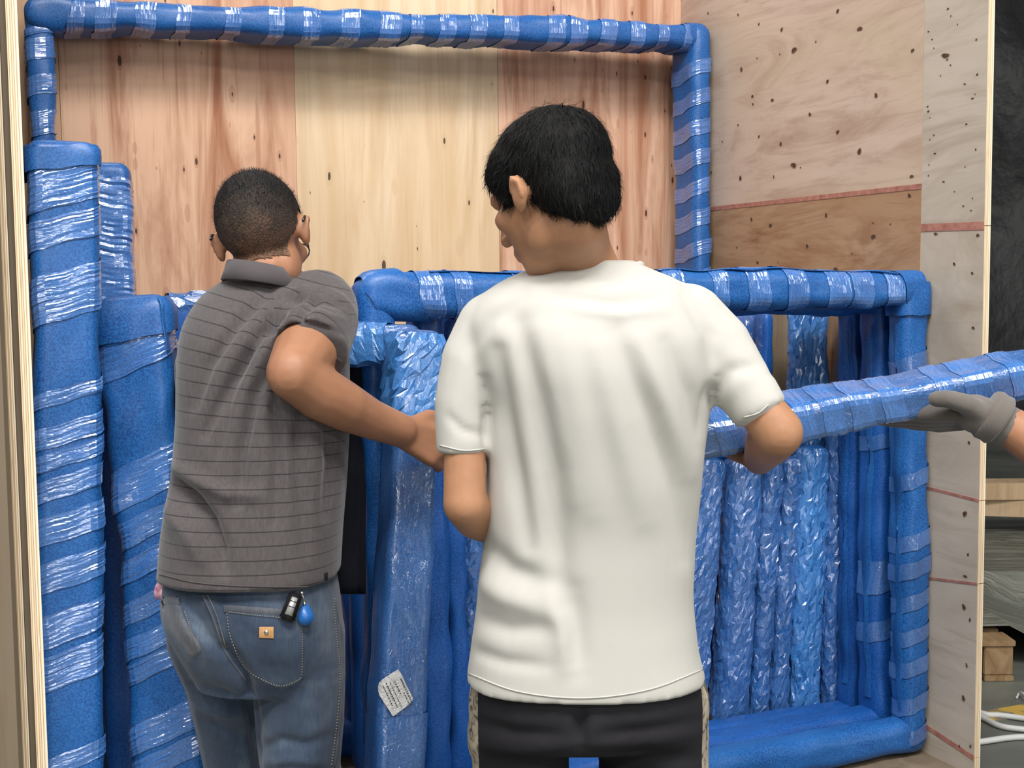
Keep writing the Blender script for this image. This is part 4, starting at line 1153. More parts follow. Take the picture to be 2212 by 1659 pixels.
n = NT('pink_film'); MAT['pink'] = n.set(Base_Color=n.ramp(n.noise(n.coords('Object'), 90, 3), [(0.35, (0.42, 0.15, 0.24)), (0.65, (0.78, 0.52, 0.60))]), Roughness=0.3)

def shoe(name, pos, yaw, parent):
    f = Vector((-math.sin(yaw), math.cos(yaw), 0)); z = Vector((0, 0, 1)); p = Vector(pos)
    me = blob(name, [('c', [p - f * .06 + z * .050, p + f * .04 + z * .045, p + f * .15 + z * .036], [.038, .042, .034]), ('c', [p - f * .05 + z * .10, p - f * .05 + z * .05], [.042, .04])], 0.008, 2)
    a = vco(me); a[:, 2] = np.maximum(a[:, 2], 0.016); set_co(me, a)
    o = link(name, me, MAT['shoe'], parent)
    me = blob('sole', [('c', [p - f * .065 + z * .008, p + f * .05 + z * .008, p + f * .155 + z * .008], [.040, .045, .038])], 0.008, 1)
    a = vco(me); a[:, 2] = np.clip(a[:, 2], 0.0, 0.018); set_co(me, a)
    link('sole', me, MAT['sole'], o)

# ------------------------------------------------------------------ man in the white T-shirt
W = thing('person', 'person in a plain white T-shirt and black shorts seen from behind, head bent', 'person')
W_rows = [(564, 1200, 1340, 1.80, .10), (576, 1148, 1392, 1.80, .13), (590, 1110, 1436, 1.80, .155), (606, 1078, 1466, 1.80, .17), (625, 1050, 1492, 1.79, .185), (660, 1012, 1532, 1.79, .205), (720, 1000, 1552, 1.785, .235), (800, 1022, 1546, 1.785, .25), (880, 1046, 1532, 1.79, .25),
          (1000, 1050, 1518, 1.80, .245), (1150, 1043, 1503, 1.81, .24), (1300, 1026, 1499, 1.815, .245), (1400, 1010, 1510, 1.815, .255), (1470, 998, 1530, 1.815, .265)]
tee_pr = [('r', rings(W_rows))]
shL, shR = P(1066, 712, 1.79), P(1482, 704, 1.79)
tee_pr.append(('c', [shL, P(1028, 780, 1.78), P(1004, 870, 1.77), P(1000, 930, 1.765)], [.056, .052, .045, .041]))
tee_pr.append(('c', [shR, P(1540, 755, 1.785), P(1598, 826, 1.765), P(1632, 872, 1.755)], [.064, .060, .048, .0385]))
def flat_end(p0, p1, r0, r1, seg=24):
    t = (Vector(p1) - Vector(p0)).normalized(); x_ = t.orthogonal().normalized(); y_ = t.cross(x_)
    R_ = []
    for p, r in ((p0, r0), (p1, r1)):
        R_.append([Vector(p) + (x_ * math.cos(2 * math.pi * k / seg) + y_ * math.sin(2 * math.pi * k / seg)) * r for k in range(seg)])
    return ('r', R_)
tee_pr.append(flat_end(P(1001, 890, 1.768), P(1000, 980, 1.762), .0425, .0385))
tee_pr.append(flat_end(P(1618, 850, 1.76), P(1645, 894, 1.75), .0445, .0415))
tee = blob('t_shirt', tee_pr, 0.006, 5)
fold(tee, [
    ([(1120, 700), (1165, 860), (1195, 1020), (1205, 1200), (1212, 1300)], 30, -0.011),
    ([(1075, 760), (1085, 880), (1115, 1040), (1140, 1180)], 22, -0.010),
    ([(1210, 720), (1250, 900), (1275, 1100)], 34, 0.006), ([(1160, 720), (1200, 900), (1235, 1080)], 26, 0.005),
    ([(1330, 720), (1400, 900), (1450, 1060), (1480, 1200)], 28, -0.008), ([(1380, 740), (1440, 880), (1490, 1020)], 26, 0.006), ([(1440, 740), (1485, 850), (1512, 960)], 20, -0.006),
    ([(1290, 760), (1340, 940), (1390, 1120)], 30, 0.005),
    ([(1045, 1180), (1100, 1230), (1180, 1260)], 26, -0.008), ([(1030, 1250), (1090, 1290), (1180, 1320)], 24, 0.006), ([(1025, 1330), (1100, 1360), (1190, 1360)], 22, -0.005),
    ([(1190, 1290), (1215, 1370), (1225, 1440)], 22, 0.006), ([(1240, 1280), (1245, 1380), (1250, 1450)], 26, -0.006), ([(1010, 1400), (1090, 1430), (1180, 1440)], 16, -0.004),
    ([(1200, 640), (1320, 655), (1430, 640)], 14, -0.004), ([(1240, 668), (1340, 680), (1440, 670)], 12, 0.003), ([(1130, 640), (1060, 690), (1010, 760)], 18, -0.004),
    ([(1480, 640), (1530, 720), (1540, 800)], 18, -0.005), ([(1530, 860), (1580, 800), (1640, 790)], 16, -0.004), ([(1045, 820), (1050, 900), (1050, 980)], 10, -0.005), ([(970, 900), (1000, 930), (1045, 940)], 10, -0.003), ([(1535, 840), (1530, 880), (1525, 930)], 14, -0.008)])
soft_noise(tee, 0.0016, 16, 3)
wt = link('t_shirt', tee, MAT['tee'], W)
bvh_w = BVHTree.FromPolygons([v.co for v in tee.vertices], [p.vertices for p in tee.polygons])
# neckband and stitched hems
nb = []
for k in range(40):
    th = math.pi + math.pi * k / 39
    nb.append(P(1264, 584, 1.80) + Vector((0.082 * math.cos(th), 0.064 * math.sin(th), -0.004 + 0.008 * math.cos(th) ** 2 + 0.003 * math.cos(th) - 0.05 * max(0, math.sin(th)))))
link('neckband', tube_mesh('neckband', nb, 0.0062, 8), MAT['tee_rib'], wt)
def hem_line(poly, name, bvh, mat, parent, off=0.0008, r=0.0011, n=60):
    pts = []
    for q in smooth_path([np.array(p, float) for p in poly], n):
        rr = ray(q[0], q[1]).normalized(); h = bvh.ray_cast(CAM, rr)
        if h[0] is not None: pts.append(h[0] - rr * off)
    if len(pts) > 3: link(name, tube_mesh(name, pts, r, 6), mat, parent)
hem_line([(1012, 1455), (1120, 1494), (1260, 1508), (1400, 1490), (1518, 1446)], 'hem_seam', bvh_w, MAT['tee_rib'], wt)
hem_line([(950, 962), (1000, 973), (1046, 970)], 'cuff_seam', bvh_w, MAT['tee_rib'], wt, n=20)
hem_line([(1606, 902), (1638, 892), (1660, 874)], 'cuff_seam', bvh_w, MAT['tee_rib'], wt, n=20)

HW = 0.905
R_w, c_w = head_matrix(P(1190, 413, 1.735), (-0.70, 0.63, -0.34), math.radians(-3))
elL, elR = P(1004, 1088, 1.745), P(1682, 934, 1.745)
body_pr = head_prims(R_w, c_w, 0.93)
body_pr += [('c', [c_w + R_w @ Vector((0, -.012, -.055)), P(1246, 545, 1.785), P(1264, 622, 1.80)], [.054, .052, .064])]
body_pr += [('r', rings(W_rows[3:], grow=-0.034))]
body_pr += [('c', [shL, P(1028, 780, 1.78), P(1004, 890, 1.768), elL], [.034, .032, .031, .0325]), ('c', [elL, P(1030, 1115, 1.80), P(1150, 1175, 1.97)], [.0335, .036, .024])]
body_pr += [('c', [shR, P(1540, 755, 1.785), P(1610, 842, 1.762), elR], [.042, .040, .034, .0365]), ('c', [elR, P(1665, 950, 1.80), P(1640, 992, 1.965)], [.0365, .038, .026])]
body_pr += hand_prims(P(1152, 1176, 1.975), (0.55, 0.75, 0.1), (0.2, -0.2, 1), (0.7, -0.6, 0), [0.5] * 4)
body_pr += hand_prims(P(1640, 993, 1.97), (-0.25, 0.9, 0.10), (-1, -0.2, 0), (0, 0.1, -1), [0.55] * 4, s=0.95)
hipW = [PZ(1118, 1.83, 0.84), PZ(1408, 1.83, 0.84)]
kneeW = [PZ(1112, 1.82, 0.46), PZ(1414, 1.84, 0.46)]; ankW = [PZ(1112, 1.80, 0.08), PZ(1416, 1.82, 0.08)]
for h, k, a in zip(hipW, kneeW, ankW):
    body_pr += [('c', [h, k, k.lerp(a, 0.35) - Vector((0, 0.015, 0)), a], [.056, .048, .050, .036]), ('c', [a, a + Vector((0, 0.13, -0.05))], [.034, .026])]
body_pr += [('c', [PZ(1190, 1.82, 0.92), PZ(1340, 1.82, 0.92)], [.085, .085])]
link('body', blob('body', body_pr, 0.0055, 3), MAT['skin_w'], W)
eyes(R_w, c_w, W, 0.93)
Lw = lambda x, y, z: c_w + R_w @ (Vector((x, y, z)) * HW)
hair_pr = [('e', Lw(0, -.016, .040), (.086, .106, .088), R_w), ('e', Lw(0, -.055, -.006), (.077, .058, .062), R_w), ('e', Lw(0, -.072, -.034), (.056, .034, .040), R_w), ('e', Lw(0, -.070, -.056), (.036, .026, .030), R_w), ('e', Lw(-.032, -.064, -.040), (.034, .030, .036), R_w), ('e', Lw(.032, -.064, -.036), (.034, .030, .036), R_w), ('e', Lw(0, .046, .066), (.060, .042, .044), R_w)]
for sg in (-1, 1):
    hair_pr += [('e', Lw(sg * .060, .010, .040), (.027, .058, .045), R_w), ('e', Lw(sg * .056, -.050, -.014), (.022, .040, .046), R_w), ('e', Lw(sg * .070, .034, .010), (.010, .012, .026), R_w)]
hair_pr = [(k_, c_, tuple(r_ * HW for r_ in rad_), M_) for k_, c_, rad_, M_ in hair_pr]
hair = blob('hair', hair_pr, 0.0045, 14)
soft_noise(hair, 0.0025, 60, 5)
ho = link('hair', hair, MAT['hair_w'], W)
crown = np.array(Lw(0.01, -.06, .115))
strands('strands', hair, np.ones(len(hair.vertices), bool), 0.017, 0.02, 7000, 3, 0.0006, MAT['hair_w'], ho, lambda p, n_: (p - crown), 0.1)
hc = vco(hair); topm = (hc[:, 2] > np.sort(hc[:, 2])[-220])
strands('strands', hair, topm, 0.026, 0.40, 40, 9, 0.0004, MAT['hair_w'], ho, lambda p, n_: np.array((0.6, 0.1, 0.2)), 0.0)

# shorts
sh_pr = [('r', rings([(1400, 1030, 1495, 1.82, .235), (1500, 1012, 1524, 1.825, .26), (1545, 1006, 1532, 1.83, .265), (1570, 1004, 1534, 1.83, .24), (1590, 1020, 1520, 1.83, .18)]))]
for sg, k0 in ((0, 1116), (1, 1408)):
    tp, kn_ = PZ(k0, 1.83, 0.80), PZ(k0 - 4 if sg == 0 else k0 + 6, 1.83, 0.50)
    rl = (.074, .084)[sg]
    sh_pr += [('c', [P(k0 + (24 if sg == 0 else -20), 1520, 1.83), P(k0, 1590, 1.83), tp], [rl + .022, rl + .006, rl]), flat_end(tp, kn_, rl, rl + .006)]
sh = blob('shorts', sh_pr, 0.007, 10)
fold(sh, [([(1025, 1560), (1110, 1585), (1210, 1590)], 16, -0.006), ([(1030, 1610), (1120, 1625), (1220, 1615)], 18, 0.004), ([(1300, 1590), (1400, 1580), (1510, 1560)], 16, -0.006), ([(1255, 1540), (1252, 1580), (1255, 1610)], 14, -0.010), ([(1290, 1640), (1400, 1630), (1500, 1640)], 14, -0.004)])
co = vco(sh); pxs = project(co)
cxs = np.where(co[:, 0] < P(1265, 1600, 1.83).x, P(1116, 1600, 1.83).x, P(1408, 1600, 1.83).x)
dx = (co[:, 0] - cxs) * np.where(co[:, 0] < P(1265, 1600, 1.83).x, -1, 1)
set_attr(sh, 'side', np.clip((dx - np.where(co[:, 0] < P(1265, 1600, 1.83).x, 0.058, 0.070)) / 0.004 + 0.5, 0, 1))
link('shorts', sh, MAT['shorts'], W)
for a in ankW: shoe('shoe', (a.x, a.y + 0.02, 0), 0.0, W)

# ------------------------------------------------------------------ man in the grey polo
Gp = thing('person', 'person in a dark grey striped polo shirt and faded jeans reaching into the crate', 'person')
G_rows = [(582, 530, 625, 2.20, .10), (594, 500, 655, 2.195, .13), (608, 474, 695, 2.19, .165), (630, 448, 725, 2.18, .20), (665, 420, 745, 2.17, .23), (720, 394, 752, 2.15, .26), (800, 386, 754, 2.14, .275), (900, 386, 755, 2.13, .275),
          (1000, 380, 751, 2.12, .27), (1045, 373, 748, 2.115, .27), (1150, 351, 741, 2.10, .27), (1250, 340, 737, 2.09, .275)]
gshR, gshL = P(685, 672, 2.17), P(470, 712, 2.20)
gel = P(634, 806, 1.985); gcu = P(665, 762, 2.035)
polo_pr = [('r', rings(G_rows)), ('c', [gshR, P(682, 705, 2.12)], [.075, .073]), flat_end(P(683, 690, 2.13), gcu, .076, .068),
           ('c', [gshL, P(428, 790, 2.27), P(420, 880, 2.34)], [.054, .044, .038])]
polo = blob('polo_shirt', polo_pr, 0.006, 5)
co = vco(polo)
tA, tB = np.array(gshR), np.array(gcu)
ab = tB - tA; tt = ((co - tA) @ ab) / (ab @ ab); dd = np.linalg.norm(co - (tA + np.clip(tt, 0, 1.2)[:, None] * ab), axis=1)
px0 = project(co)
slv = (tt > 0.15) & (dd < 0.088) & (co[:, 1] < 2.075)
zz = co[:, 2] + 0.05 * np.clip((co[:, 2] - 1.15) / 0.3, 0, 1) * np.clip((px0[:, 0] - 560) / 200, -1, 1)
stripe = np.where(slv, tt * np.linalg.norm(ab) + 0.004, zz)
fold(polo, [
    ([(640, 636), (562, 720), (492, 830), (440, 940)], 12, -0.013), ([(684, 640), (604, 740), (548, 850), (522, 980), (516, 1090)], 12, -0.014), ([(604, 790), (592, 880), (600, 1000), (596, 1130)], 13, -0.011),
    ([(660, 860), (642, 960), (652, 1090), (660, 1190)], 16, -0.008), ([(585, 625), (510, 700), (448, 790), (418, 880)], 13, -0.009), ([(535, 760), (490, 870), (470, 990)], 11, -0.008), ([(626, 700), (580, 790), (560, 880)], 9, -0.008),
    ([(372, 1038), (410, 1070), (450, 1120), (475, 1180), (485, 1230)], 15, -0.018), ([(378, 1008), (430, 1040), (490, 1068), (560, 1070)], 16, 0.008), ([(356, 1090), (400, 1145), (430, 1205)], 20, 0.010),
    ([(600, 640), (670, 640), (735, 660)], 8, -0.005), ([(610, 700), (670, 700), (740, 720)], 8, -0.005), ([(605, 668), (670, 668), (740, 690)], 7, 0.003), ([(588, 650), (586, 700), (588, 750), (600, 830)], 10, -0.006),
    ([(705, 900), (718, 1000), (706, 1110)], 15, -0.008)], gain=1.7)
soft_noise(polo, 0.0018, 18, 8)
set_attr(polo, 'stripe', stripe)
po = link('polo_shirt', polo, MAT['polo'], Gp)
bvh_g = BVHTree.FromPolygons([v.co for v in polo.vertices], [p.vertices for p in polo.polygons])
# collar: a turned band round the neck
cl_v, cl_f = [], []
N = 48
for k in range(N):
    th = 2 * math.pi * k / N; cs, sn = math.cos(th), math.sin(th)
    for (rx, ry, dz) in ((.058, .071, .022), (.062, .075, .023), (.066, .081, .010), (.073, .091, -.010), (.068, .085, -.012), (.060, .072, 0.0)):
        cl_v.append(P(568, 606, 2.166) + Vector((rx * cs, ry * sn, dz + 0.010 * sn * -1 + 0.010 * cs * -1)))
for k in range(N):
    k2 = (k + 1) % N
    for j in range(6):
        j2 = (j + 1) % 6; cl_f.append((k * 6 + j, k2 * 6 + j, k2 * 6 + j2, k * 6 + j2))
link('collar', pyd('collar', cl_v, cl_f), MAT['polo_plain'], po)
hem_line([(344, 1240), (420, 1258), (520, 1266), (640, 1268), (732, 1264)], 'hem_seam', bvh_g, MAT['polo_plain'], po)
hem_line([(592, 742), (628, 728), (690, 746), (738, 782)], 'cuff_seam', bvh_g, MAT['polo_plain'], po, n=30)
# side vent at the hem
vent = drape('side_vent', [(700, 1238), (702, 1272)], [(708, 1236), (710, 1272)], bvh_g, 6, 3, 0.002)
n_ = NT('vent_tape'); link('side_vent', vent, n_.set(Base_Color=(0.015, 0.015, 0.017), Roughness=0.8), po)

R_g, c_g = head_matrix(P(566, 510, 2.165), (0.11, 0.90, -0.30), math.radians(-11))
gwr = P(866, 930, 2.15)
bp = head_prims(R_g, c_g, 0.97)
bp += [('c', [c_g + R_g @ Vector((0, .008, -.060)), P(573, 585, 2.185), P(574, 640, 2.19)], [.052, .055, .062])]
bp += [('r', rings(G_rows[3:], grow=-0.036))]
bp += [('c', [gshR, P(676, 735, 2.085), P(662, 764, 2.042)], [.040, .044, .054]), ('c', [P(660, 762, 2.045), gel], [.056, .046])]
bp += [('c', [gel, P(690, 848, 2.02), P(745, 878, 2.055), P(800, 905, 2.10), gwr], [.045, .0465, .043, .036, .031])]
bp += hand_prims(gwr, (0.74, 0.50, -0.42), (0.35, 0.25, 0.9), (-0.5, -0.75, 0.25), [0.42, 0.45, 0.48, 0.5], (0.8, 0.5), 1.02)
bp += [('c', [gshL, P(425, 880, 2.34), P(450, 960, 2.55)], [.040, .033, .027])]
bp += hand_prims(P(450, 960, 2.55), (0.4, 0.9, -0.1), (0.6, -0.3, 0.6), (-0.8, 0.3, 0.3), [0.4] * 4)
hipG = [P(480, 1420, 2.14), P(640, 1400, 2.09)]
kneeG = [PZ(520, 2.24, 0.47), PZ(650, 2.10, 0.47)]; ankG = [PZ(540, 2.14, 0.08), PZ(655, 1.98, 0.08)]
for h, k, a in zip(hipG, kneeG, ankG):
    bp += [('c', [h, k, k.lerp(a, 0.35) - Vector((0, 0.015, 0)), a], [.050, .044, .044, .036]), ('c', [a, a + Vector((0, 0.10, -0.05))], [.034, .026])]
bp += [('c', [P(470, 1300, 2.10), P(625, 1300, 2.09)], [.072, .072])]
body_g = blob('body', bp, 0.0055, 3)
link('body', body_g, MAT['skin_g'], Gp)
eyes(R_g, c_g, Gp, 0.97)
# cropped hair: a thin layer grown from the scalp
co, no = vco(body_g), vno(body_g)
loc = (co - np.array(c_g)) @ np.array(R_g)             # head-local coordinates
x, y, z = loc[:, 0] / .97, loc[:, 1] / .97, loc[:, 2] / .97
r2 = (x / .09) ** 2 + (y / .115) ** 2 + (z / .125) ** 2
line = np.where(y < -0.02, -0.066 + 0.10 * np.abs(x), np.where(y < 0.03, 0.020, 0.030 + (y - 0.03) * 0.9))
scalp = (r2 < 1.25) & (z > line) & ~((np.abs(x) > 0.0765) & (z < 0.040) & (y > -0.040))
hg = body_g.copy(); hg.name = 'hair'; hg.materials.clear()
g_attr = np.clip((z + 0.085) / 0.165, 0, 1)
set_co(hg, co + no * 0.0022)
set_attr(hg, 'crop', g_attr); keep_verts(hg, scalp)
def crop_mat(name, rough_noise):
    n = NT(name); at = n.node('ShaderNodeAttribute'); at.attribute_name = 'crop'
    ob = n.coords('Object'); sp = n.noise(ob, 330, 2); bl = n.noise(ob, 28, 3)
    den = n.math('ADD', n.math('ADD', at.outputs['Fac'], n.math('MULTIPLY', n.math('SUBTRACT', bl, 0.5), 0.55)), n.math('MULTIPLY', n.math('SUBTRACT', sp, 0.5), 0.9))
    c = n.ramp(den, [(0.05, (0.24, 0.115, 0.062)), (0.28, (0.105, 0.062, 0.042)), (0.52, (0.042, 0.030, 0.024)), (0.85, (0.012, 0.011, 0.011))])
    return n.set(Base_Color=c, Roughness=0.75, Specular_IOR_Level=0.25, Normal=n.bump(sp, 0.9, 0.002))
hgo = link('hair', hg, crop_mat('cropped_hair', 1), Gp)
n = NT('cropped_strand'); MAT['strand_g'] = n.set(Base_Color=(0.014, 0.012, 0.012), Roughness=0.6)
hgc = vco(hg); hl = (hgc - np.array(c_g)) @ np.array(R_g)
strands('stubble', hg, hl[:, 2] > 0.012, 0.0042, 0.80, 7000, 5, 0.0003, MAT['strand_g'], hgo, lambda p, n_: np.array((0, 0, 1.0)))
# glasses
Lg = lambda x, y, z: c_g + R_g @ (Vector((x, y, z)) * 0.97)
gl = []
for sg in (-1, 1):
    gl.append(tube_mesh('t', [Lg(sg * .060, .100, .004), Lg(sg * .070, .050, .012), Lg(sg * .081, .008, .020), Lg(sg * .0885, -.018, .014), Lg(sg * .087, -.030, .000)], [.0015, .0015, .0017, .0022, .0026], 8))
    rim = [Lg(sg * .034 + .026 * math.cos(t), .106 - abs(.026 * math.cos(t)) * 0.1, -.002 + .019 * math.sin(t)) for t in np.linspace(0, 2 * math.pi, 25)]
    gl.append(tube_mesh('r', rim, .0014, 6))
gl.append(tube_mesh('b', [Lg(-.009, .107, .002), Lg(.009, .107, .002)], .0014, 6))
link('glasses', join_meshes('glasses', gl), MAT['keyblack'], Gp)

# jeans
je_pr = [('r', rings([(1215, 362, 722, 2.095, .235), (1280, 348, 735, 2.095, .255), (1330, 352, 742, 2.095, .265), (1390, 385, 745, 2.10, .26), (1440, 418, 744, 2.11, .25), (1470, 432, 742, 2.115, .22)]))]
je_pr += [('c', [P(455, 1370, 2.12), P(486, 1450, 2.15), P(505, 1560, 2.19), P(520, 1660, 2.215)], [.080, .078, .070, .066]), ('c', [P(520, 1660, 2.215), PZ(520, 2.24, 0.47)], [.066, .062]),
          ('c', [PZ(520, 2.24, 0.47), PZ(540, 2.15, 0.13)], [.062, .058]),
          ('c', [P(640, 1370, 2.09), P(645, 1450, 2.085), P(648, 1560, 2.09), P(650, 1660, 2.095)], [.088, .084, .078, .0715]), ('c', [P(650, 1660, 2.095), PZ(650, 2.10, 0.47)], [.0715, .066]), ('c', [PZ(650, 2.10, 0.47), PZ(655, 1.985, 0.12)], [.066, .060])]
je = blob('jeans', je_pr, 0.006, 4)
fold(je, [([(490, 1400), (530, 1460), (550, 1560), (558, 1650)], 12, -0.012), ([(345, 1300), (380, 1370), (430, 1430)], 10, -0.004), ([(400, 1300), (440, 1360), (480, 1410)], 12, -0.006), ([(420, 1480), (480, 1500), (535, 1520)], 12, -0.007), ([(430, 1525), (480, 1540), (540, 1545)], 11, 0.006), ([(440, 1560), (490, 1580), (545, 1600)], 12, -0.005),
          ([(560, 1620), (610, 1600), (660, 1610), (720, 1590)], 12, -0.005), ([(570, 1650), (630, 1640), (700, 1650)], 10, 0.004), ([(690, 1480), (710, 1560), (715, 1640)], 14, -0.003), ([(440, 1290), (470, 1330), (500, 1400)], 12, 0.005)])
soft_noise(je, 0.0015, 24, 4)
jo = link('jeans', je, MAT['denim'], Gp)
bvh_j = BVHTree.FromPolygons([v.co for v in je.vertices], [p.vertices for p in je.polygons])
pk = drape('pocket', [(483, 1308), (488, 1345), (500, 1388), (522, 1436), (560, 1470), (604, 1489)], [(656, 1320), (658, 1360), (660, 1400), (660, 1445), (655, 1468), (612, 1490)], bvh_j, 24, 18, 0.0040, 0.0036)
link('pocket', pk, MAT['denim'], jo)
pk = drape('pocket', [(338, 1292), (352, 1330), (368, 1365), (395, 1400), (414, 1424)], [(386, 1292), (396, 1330), (410, 1360), (432, 1395), (432, 1412)], bvh_j, 18, 8, 0.0040, 0.0036)
link('pocket', pk, MAT['denim_seam'], jo)
bvh_p = bvh_j
link('pocket_hem', drape('pocket_hem', [(482, 1306), (484, 1322)], [(657, 1319), (657, 1334)], bvh_j, 4, 20, 0.0058, 0.002), MAT['denim_seam'], jo)
link('pocket_hem', drape('pocket_hem', [(337, 1288), (345, 1306)], [(386, 1290), (388, 1306)], bvh_j, 4, 8, 0.0058, 0.002), MAT['denim_seam'], jo)
for poly, nn_ in (([(490, 1325), (496, 1370), (512, 1412), (535, 1448), (570, 1470), (606, 1482), (640, 1472), (652, 1462)], 46), ([(651, 1336), (653, 1390), (652, 1462)], 26), ([(495, 1322), (560, 1330), (650, 1338)], 30), ([(399, 1320), (412, 1360), (426, 1400)], 18)):
    stitch('stitching', poly, bvh_j, 0.0058, nn_, 0.0009, MAT['thread'], jo)
for poly in ([(720, 1292), (728, 1380), (735, 1460), (728, 1560), (716, 1655)], [(448, 1285), (468, 1330), (488, 1400)]):
    stitch('stitching', poly, bvh_j, 0.0015, 60, 0.0010, MAT['thread'], jo)
hem_line([(724, 1292), (734, 1380), (739, 1460), (733, 1560), (722, 1655)], 'side_seam', bvh_j, MAT['denim_seam'], jo, 0.0004, 0.0022)
hem_line([(438, 1285), (462, 1340), (486, 1405), (530, 1470)], 'seat_seam', bvh_j, MAT['denim_seam'], jo, 0.0004, 0.0020)
lp = drape('leather_patch', [(560, 1354), (560, 1378)], [(591, 1354), (591, 1379)], bvh_j, 6, 6, 0.0068, 0.0012)
lpo = link('leather_patch', lp, MAT['leather'], jo); lpo['label'] = 'small tan leather patch with a steel rivet'
h = bvh_j.ray_cast(CAM, ray(575, 1366).normalized())
bm = bmesh.new(); add_sphere(bm, h[0] - ray(575, 1366).normalized() * 0.0075, 0.0042, 12, 8, None, (1, 0.5, 1)); me = bpy.data.meshes.new('rivet'); bm.to_mesh(me); bm.free()
link('rivet', me, MAT['steel'], jo)
for a in ankG: shoe('shoe', (a.x, a.y + 0.03, 0), 0.1, Gp)

# key fob with blue tag in the back pocket
key = thing('car_key', 'black and silver key fob with round blue tag sticking out of jeans pocket', 'key fob')
def on_j(px, py, off):
    r = ray(px, py).normalized(); h = bvh_j.ray_cast(CAM, r); return h[0] - r * off
k0, k1 = on_j(624, 1326, 0.0085), on_j(640, 1283, 0.0085)
kd = (k1 - k0).normalized(); kn_ = (CAM - k0).normalized(); ks = kd.cross(kn_).normalized()
def slab(name, a, b, side, w, nrm, t, mat, parent, bev=0.002):
    me = prism(name, [a - side * w, a + side * w, b + side * w * 0.8, b - side * w * 0.8], nrm * t)
    bm = bmesh.new(); bm.from_mesh(me); bmesh.ops.bevel(bm, geom=bm.edges[:], offset=bev, segments=2, affect='EDGES'); bm.to_mesh(me); bm.free()
    return link(name, me, mat, parent)
slab('fob_case', k0 - kd * 0.012, k1 + kd * 0.002, ks, 0.0135, kn_, 0.009, MAT['keyblack'], key, 0.0035)
slab('button_plate', k0 - kd * 0.004, k1 - kd * 0.003, ks, 0.0085, kn_, 0.0105, MAT['keysilver'], key)
for f in (0.35, 0.62, 0.85):
    c_ = k0.lerp(k1, f); slab('button_gap', c_ - kd * 0.0006, c_ + kd * 0.0006, ks, 0.006, kn_, 0.0112, MAT['keyblack'], key, 0.0002)
for (qx, qy, rr) in ((652, 1281, .0036), (658, 1304, .0032)):
    bm = bmesh.new(); add_sphere(bm, on_j(qx, qy, 0.012), rr, 12, 8); me = bpy.data.meshes.new('bead'); bm.to_mesh(me); bm.free()
    link('bead', me, MAT['steel'], key)
link('chain', tube_mesh('chain', [on_j(652, 1281, .012), on_j(656, 1292, .012), on_j(658, 1304, .012), on_j(659, 1316, .011)], 0.0011, 6), MAT['steel'], key)
tc_ = on_j(660, 1333, 0.0095); vts = []
tup = (UP - kn_ * UP.dot(kn_)).normalized(); tsd = tup.cross(kn_)
prof = [Vector(tc_) + (tsd * math.sin(t) * 0.0135 + tup * (math.cos(t) * 0.0135 + (0.010 * max(0, math.cos(t)) ** 4))) for t in np.linspace(0, 2 * math.pi, 28, endpoint=False)]
me = prism('round_tag', prof, kn_ * 0.005)
bm = bmesh.new(); bm.from_mesh(me); bmesh.ops.bevel(bm, geom=[e for e in bm.edges if e.calc_face_angle(0) > 0.8], offset=0.0014, segments=2, affect='EDGES'); bm.to_mesh(me); bm.free()
link('round_tag', me, MAT['tag'], key)
# pink packet in the other back pocket
pkm = blob('pink_packet', [('e', P(349, 1272, 2.055), (.012, .010, .022), Matrix.Rotation(0.5, 3, 'Y')), ('e', P(357, 1283, 2.05), (.013, .010, .012))], 0.003, 2)
soft_noise(pkm, 0.0015, 150, 2)
tag(link('pink_packet', pkm, MAT['pink']), 'small pink wrapper sticking out of the far jeans pocket', 'wrapper')

# ------------------------------------------------------------------ helper with the grey glove (reaches in from the side)
Hp = thing('person', 'person whose grey-gloved hand and bare forearm reach in to hold the bar', 'person')
hw_ = P(2132, 893, 1.955)
elb = P(2330, 1010, 1.93); sho = Vector((1.13, 2.02, 1.36))
Rh, ch = head_matrix((1.30, 2.10, 1.60), (-0.9, -0.2, -0.25))
hp = head_prims(Rh, ch)
hp += [('c', [ch + Rh @ Vector((0, -.03, -.055)), Vector((1.34, 2.12, 1.42))], [.055, .062])]
hp += [('c', [Vector((1.34, 2.00, 1.36)), Vector((1.34, 2.26, 1.36))], [.085, .085]), ('c', [Vector((1.34, 2.13, 1.25)), Vector((1.35, 2.13, 0.95))], [.135, .13])]
hp += [('c', [sho + Vector((0.18, -0.05, 0.0)), sho + Vector((0.06, -0.06, -0.14)), elb], [.056, .050, .040]), ('c', [elb, elb.lerp(hw_, 0.35), elb.lerp(hw_, 0.86), hw_], [.040, .043, .031, .024])]
hp += [('c', [hw_, hw_ + Vector((-0.03, 0, -0.002))], [.022, .014])]
elb2 = Vector((1.40, 2.42, 1.08)); w2 = Vector((1.30, 2.40, 0.86))
hp += [('c', [Vector((1.34, 2.29, 1.36)), elb2, w2], [.05, .038, .027])] + hand_prims(w2, (-0.2, -0.1, -0.9), (-0.8, -0.3, 0.1), (0.2, 0.9, 0.2), [0.4] * 4)
for yy in (2.03, 2.23):
    hp += [('c', [Vector((1.35, yy, 0.90)), Vector((1.34, yy, 0.48)), Vector((1.36, yy, 0.08))], [.085, .055, .038]), ('c', [Vector((1.36, yy, 0.07)), Vector((1.24, yy, 0.035))], [.034, .026])]
link('body', blob('body', hp, 0.0055, 3), MAT['skin_g'], Hp)
eyes(Rh, ch, Hp)
gv = hand_prims(hw_ + Vector((-0.006, 0.0, 0.0)), (-0.80, 0.58, -0.14), (-0.3, -0.8, 0.42), (0, -0.35, -0.9), [0.04, 0.05, 0.08, 0.12], None, 1.06, 0.05, 1.22)
